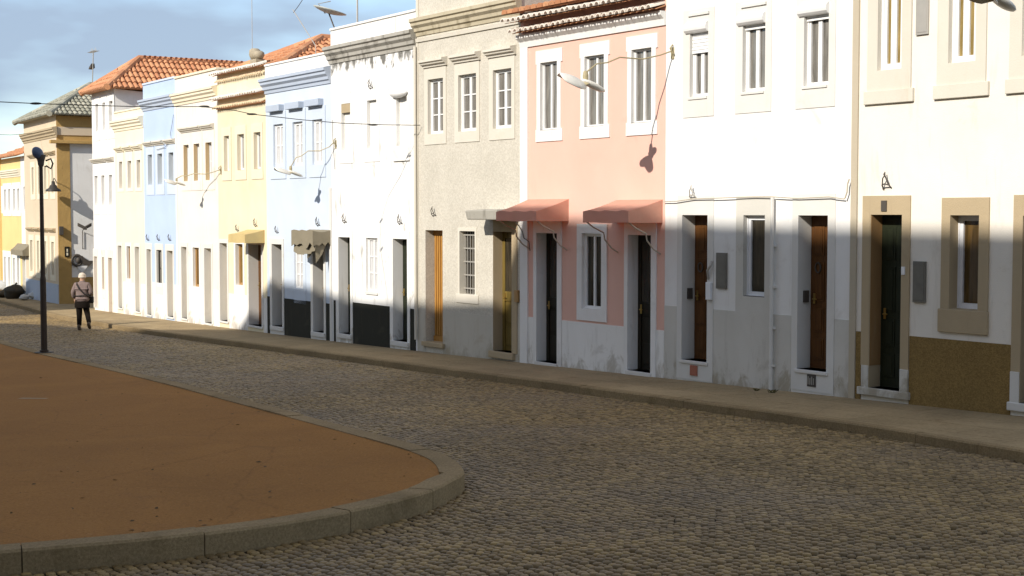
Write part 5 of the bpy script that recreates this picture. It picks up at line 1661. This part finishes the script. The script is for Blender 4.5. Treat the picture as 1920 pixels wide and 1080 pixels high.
person.scale = (.93, .93, .93)
person.rotation_euler = (0, 0, atan2(pf.x, pf.y) * -1 * .2)
skin_m = paint('skin', (.50, .30, .20), .6)
jacket_m = paint('mauve_brown_jacket', (.20, .148, .135), .9, var=.15, scale=6, bumps=.3)
trou_m = paint('black_trousers', (.012, .009, .007), .9, var=.2, spec=.08)
cap_m = paint('pale_wool_cap', (.62, .53, .43), .95, var=.12, scale=30, bumps=.3)
shoe_m = paint('brown_boots', (.07, .045, .025), .6)
strap_m = paint('dark_strap', (.02, .017, .015), .6)
# axes: x right in the picture, y away from the camera. Walking away, mid-stride
hipz = .82
V = [(0, 0, .86), (0, .01, 1.02), (0, .015, 1.2), (0, .01, 1.34), (0, .02, 1.42), (0, .035, 1.49), (0, .04, 1.57),      # pelvis, waist, chest, shoulders, neck, head
     (-.17, 0, 1.33), (-.255, -.02, 1.10), (-.235, .09, .92),                     # left arm
     (.17, 0, 1.33), (.265, -.03, 1.10), (.19, .14, 1.0),                         # right arm, bent forward
     (-.09, .0, .80), (-.095, .05, .44), (-.10, .04, .08),                        # left leg (standing)
     (.09, .0, .80), (.13, .06, .47), (.245, -.24, .17)]                          # right leg (trailing)
E_ = [(0, 1), (1, 2), (2, 3), (3, 4), (4, 5), (5, 6), (3, 7), (7, 8), (8, 9), (3, 10), (10, 11), (11, 12), (0, 13), (13, 14), (14, 15), (0, 16), (16, 17), (17, 18)]
Rr = [(.14, .11), (.125, .1), (.14, .11), (.10, .09), .05, (.075, .085), (.07, .085), .055, .042, .03, .055, .042, .03, .085, .055, .04, .085, .055, .04]
# hands: palm and fingers grown from the wrists
def hand(w, d, side):
    i0 = len(V); w = Vector(w); d = Vector(d).normalized()
    lat = d.cross(Vector((1, 0, 0))).normalized()
    V.append(tuple(w + d * .07)); Rr.append((.034, .02)); parent_i = {9: 9, 12: 12}[side]; E_.append((parent_i, i0))
    for k, L in enumerate((.065, .075, .07, .055)):
        o_ = lat * (-.03 + .02 * k); a_ = w + d * .085 + o_; b_ = a_ + d * L * .55 + Vector((0, .008, 0)); c_ = b_ + d * L * .4 + Vector((0, .022, 0))
        j = len(V); V.extend([tuple(a_), tuple(b_), tuple(c_)]); Rr.extend([.0095, .009, .008]); E_.extend([(i0, j), (j, j + 1), (j + 1, j + 2)])
    j = len(V); a_ = w + d * .035 - lat * .035; b_ = a_ + d * .04 - lat * .012
    V.extend([tuple(a_), tuple(b_)]); Rr.extend([.011, .009]); E_.extend([(i0, j), (j, j + 1)])
hand(V[9], (.0, .25, -1), 9)
hand(V[12], (-.6, .6, -.2), 12)
skin_mesh('body', V, E_, Rr, skin_m, person)
# face and ears are turned away; ears still show at the sides
m = MB().ellipsoid((-.083, .04, 1.535), (.014, .025, .034)).ellipsoid((.083, .04, 1.535), (.014, .025, .034)).ellipsoid((0, .135, 1.525), (.016, .02, .022))
m.build('ears_and_nose', skin_m, person, smooth=True)
m = MB()
for x in (-.03, .03): m.ellipsoid((x, .118, 1.55), (.011, .008, .007))
m.build('eyes', strap_m, person, smooth=True)
MB().ellipsoid((0, .115, 1.49), (.024, .010, .006)).build('mouth', paint('lips', (.35, .13, .1), .6), person, smooth=True)
# cap
m = MB(); n = 18
prof = [(.100, 1.535), (.104, 1.56), (.104, 1.595), (.095, 1.63), (.07, 1.66), (.035, 1.675), (.0, 1.68)]
m.lathe(prof, n, (0, .042, 0))
m.lathe([(.106, 1.53), (.112, 1.545), (.110, 1.57), (.104, 1.575)], n, (0, .042, 0))
m.build('cap', cap_m, person, smooth=True)
# jacket: torso and sleeves as one surface, with its hem below the hips
JV = [(0, .005, .80), (0, .005, .92), (0, .01, 1.05), (0, .015, 1.2), (0, .012, 1.335), (0, .022, 1.405),
      (-.17, 0, 1.325), (-.262, -.02, 1.10), (-.25, .085, .935), (.17, 0, 1.325), (.272, -.03, 1.10), (.205, .125, 1.01)]
JE = [(0, 1), (1, 2), (2, 3), (3, 4), (4, 5), (4, 6), (6, 7), (7, 8), (4, 9), (9, 10), (10, 11)]
JR = [(.215, .15), (.205, .145), (.185, .135), (.195, .14), (.15, .12), .07, .085, .07, .055, .085, .07, .055]
skin_mesh('jacket', JV, JE, JR, jacket_m, person, 2)
MB().lathe([(.085, 1.37), (.088, 1.41), (.078, 1.445), (.066, 1.44)], 14, (0, .022, 0)).build('collar', jacket_m, person, smooth=True)
# trousers with a skirt-like coat tail
TV = [(0, 0, .80), (-.088, .0, .74), (-.1, .05, .44), (-.105, .04, .10), (.088, .0, .74), (.13, .06, .47), (.245, -.23, .21), (0, 0, .9)]
skin_mesh('trousers', TV, [(0, 1), (1, 2), (2, 3), (0, 4), (4, 5), (5, 6), (0, 7)], [(.16, .12), .115, .083, .068, .115, .083, .068, (.15, .11)], trou_m, person)
m = MB().lathe([(.215, .66), (.22, .68), (.215, .78), (.205, .84)], 20)
m.v = [(x, y * .72, z) for x, y, z in m.v]
m.build('dress_hem', trou_m, person, smooth=True)
for x, y, pitch_, z in ((-.105, .07, 0, .045), (.25, -.25, -.75, .135)):
    Rx = Matrix.Rotation(pitch_, 3, 'X')
    mb_ = MB().ellipsoid((x, y, z), (.052, .135, .05), Rx, 14, 10).ellipsoid((x, y - .06, z + .06), (.055, .07, .07), Rx, 12, 8)
    for i_, v_ in enumerate(mb_.v): mb_.v[i_] = (v_[0], v_[1], max(v_[2], .003))
    mb_.build('boot', shoe_m, person, smooth=True)
# bag strap from the left shoulder to the right hip, waist belt and bag at the front
st = [(-.13, -.02, 1.405), (-.12, -.13, 1.34), (-.05, -.175, 1.22), (.06, -.17, 1.10), (.17, -.13, 1.0), (.235, -.02, .985), (.23, .1, .98)]
MB().tube(st, .016, 6).build('bag_strap', strap_m, person, smooth=True)
MB().tube([(.215 * cos(a_) * 1.0, .165 * sin(a_), 1.02 + .02 * cos(a_)) for a_ in [k / 20 * 2 * pi for k in range(21)]], .014, 6, False).build('belt', strap_m, person, smooth=True)
MB().box(.12, .3, .1, .2, .78, .98).build('shoulder_bag', strap_m, person, bevel=.03)
# lost paper scrap on the plaza
p = on_ground(62, 746, h_isl)
o = MB().poly([(-.22, -.02, .006), (.2, -.04, .008), (.22, .02, .006), (-.16, .04, .008)]).build('paper_scrap', M['clay_pot'], loc=(p.x, p.y, p.z - .012)); tag(o, 'flat pale scrap of paper lying on the red plaza', 'litter')
# ------------------------------------------------------------------ buildings across the street (behind the camera): they cast the street's shade
W_OPP = 27.0
def block(name, prof, label, matw, depth=11.0):
    """a street block: skyline profile (s, z) extruded away from the street"""
    s0, s1 = prof[0][0], prof[-1][0]
    o = at_sn(s0, -W_OPP)
    root = empty(name, (o.x, o.y, 0), label, 'building')
    root.rotation_euler = (0, 0, atan2(AX.y, AX.x))
    side = 1 if Vector((-AX.y, AX.x)).dot(NX) > 0 else -1       # local +Y is towards the street when side = 1
    pr = [(s - s0, z) for s, z in prof]
    mb = MB()
    poly = [(0, -3)] + pr + [(s1 - s0, -3)]
    f = [(u, 0, z) for u, z in poly]; b = [(u, -side * depth, z) for u, z in poly]
    mb.poly(f).poly(b[::-1])
    for k in range(len(poly)):
        k2 = (k + 1) % len(poly)
        mb.poly([f[k], b[k], b[k2], f[k2]])
    mb.build('wall', matw, root)
    zt = min(z for _, z in pr)
    z = 3.0
    while z < zt - 2.2:
        u = 1.2
        while u < s1 - s0 - 1.6:
            w = MB().box(u, u + 1.0, side * .01 - .02, side * .01 + .02, z, z + 1.6)
            fo = w.build('window', M['frame_white'], root)
            MB().box(u + .08, u + .92, side * .035 - .004, side * .035 + .004, z + .08, z + 1.52).build('pane', M['glass_dark'], fo)
            u += 3.6
        z += 3.4
    return root
block('apartment_block', [(-45, 18.87), (3.0, 18.77)], 'tall pale apartment block across the street, behind the viewer', M['tan_wall'])
block('apartment_block', [(3.05, 17.25), (5.4, 17.08), (9, 16.85), (12, 17.1), (13.9, 17.15), (13.95, 17.1)], 'lower cream apartment block across the street, beside the tall one', M['cream'])
block('apartment_block', [(14.0, 17.05), (14.9, 16.5), (16.2, 15.65), (17.75, 14.75), (20.6, 14.35), (24.3, 13.83), (26.3, 13.3), (29, 12.6)], 'white apartment block with a falling roofline across the street', M['white'])
ge = on_ground(97, 588, h_road)
rv = SUN_H; lv = Vector((-rv.y, rv.x))
c0 = Vector((ge.x, ge.y)) - rv * 9.5
root = empty('corner_house', (c0.x, c0.y, h_road(*c0)), 'yellow house across the street by the plaza, outside the left edge', 'house')
mb = MB()
def blk(a, b): return c0 * 0 + lv * a - rv * b
B4 = [blk(0, 0), blk(14, 0), blk(14, 6), blk(0, 6)]
zt = 8.9
mb.hexa([(p.x, p.y, -1) for p in B4], [(p.x, p.y, zt) for p in B4]).build('wall', M['yellow_pale'], root)
R4 = [blk(-.0, -.0), blk(14, -.0), blk(14, 6), blk(-.0, 6)]
t0, t1 = blk(2.5, 3), blk(12, 3)
MB().poly([(R4[0].x, R4[0].y, zt), (R4[1].x, R4[1].y, zt), (t1.x, t1.y, zt + 1.4), (t0.x, t0.y, zt + 1.4)]).poly([(R4[2].x, R4[2].y, zt), (R4[3].x, R4[3].y, zt), (t0.x, t0.y, zt + 1.4), (t1.x, t1.y, zt + 1.4)]).poly([(R4[3].x, R4[3].y, zt), (R4[0].x, R4[0].y, zt), (t0.x, t0.y, zt + 1.4)]).poly([(R4[1].x, R4[1].y, zt), (R4[2].x, R4[2].y, zt), (t1.x, t1.y, zt + 1.4)]).build('roof', M['terracotta'], root)
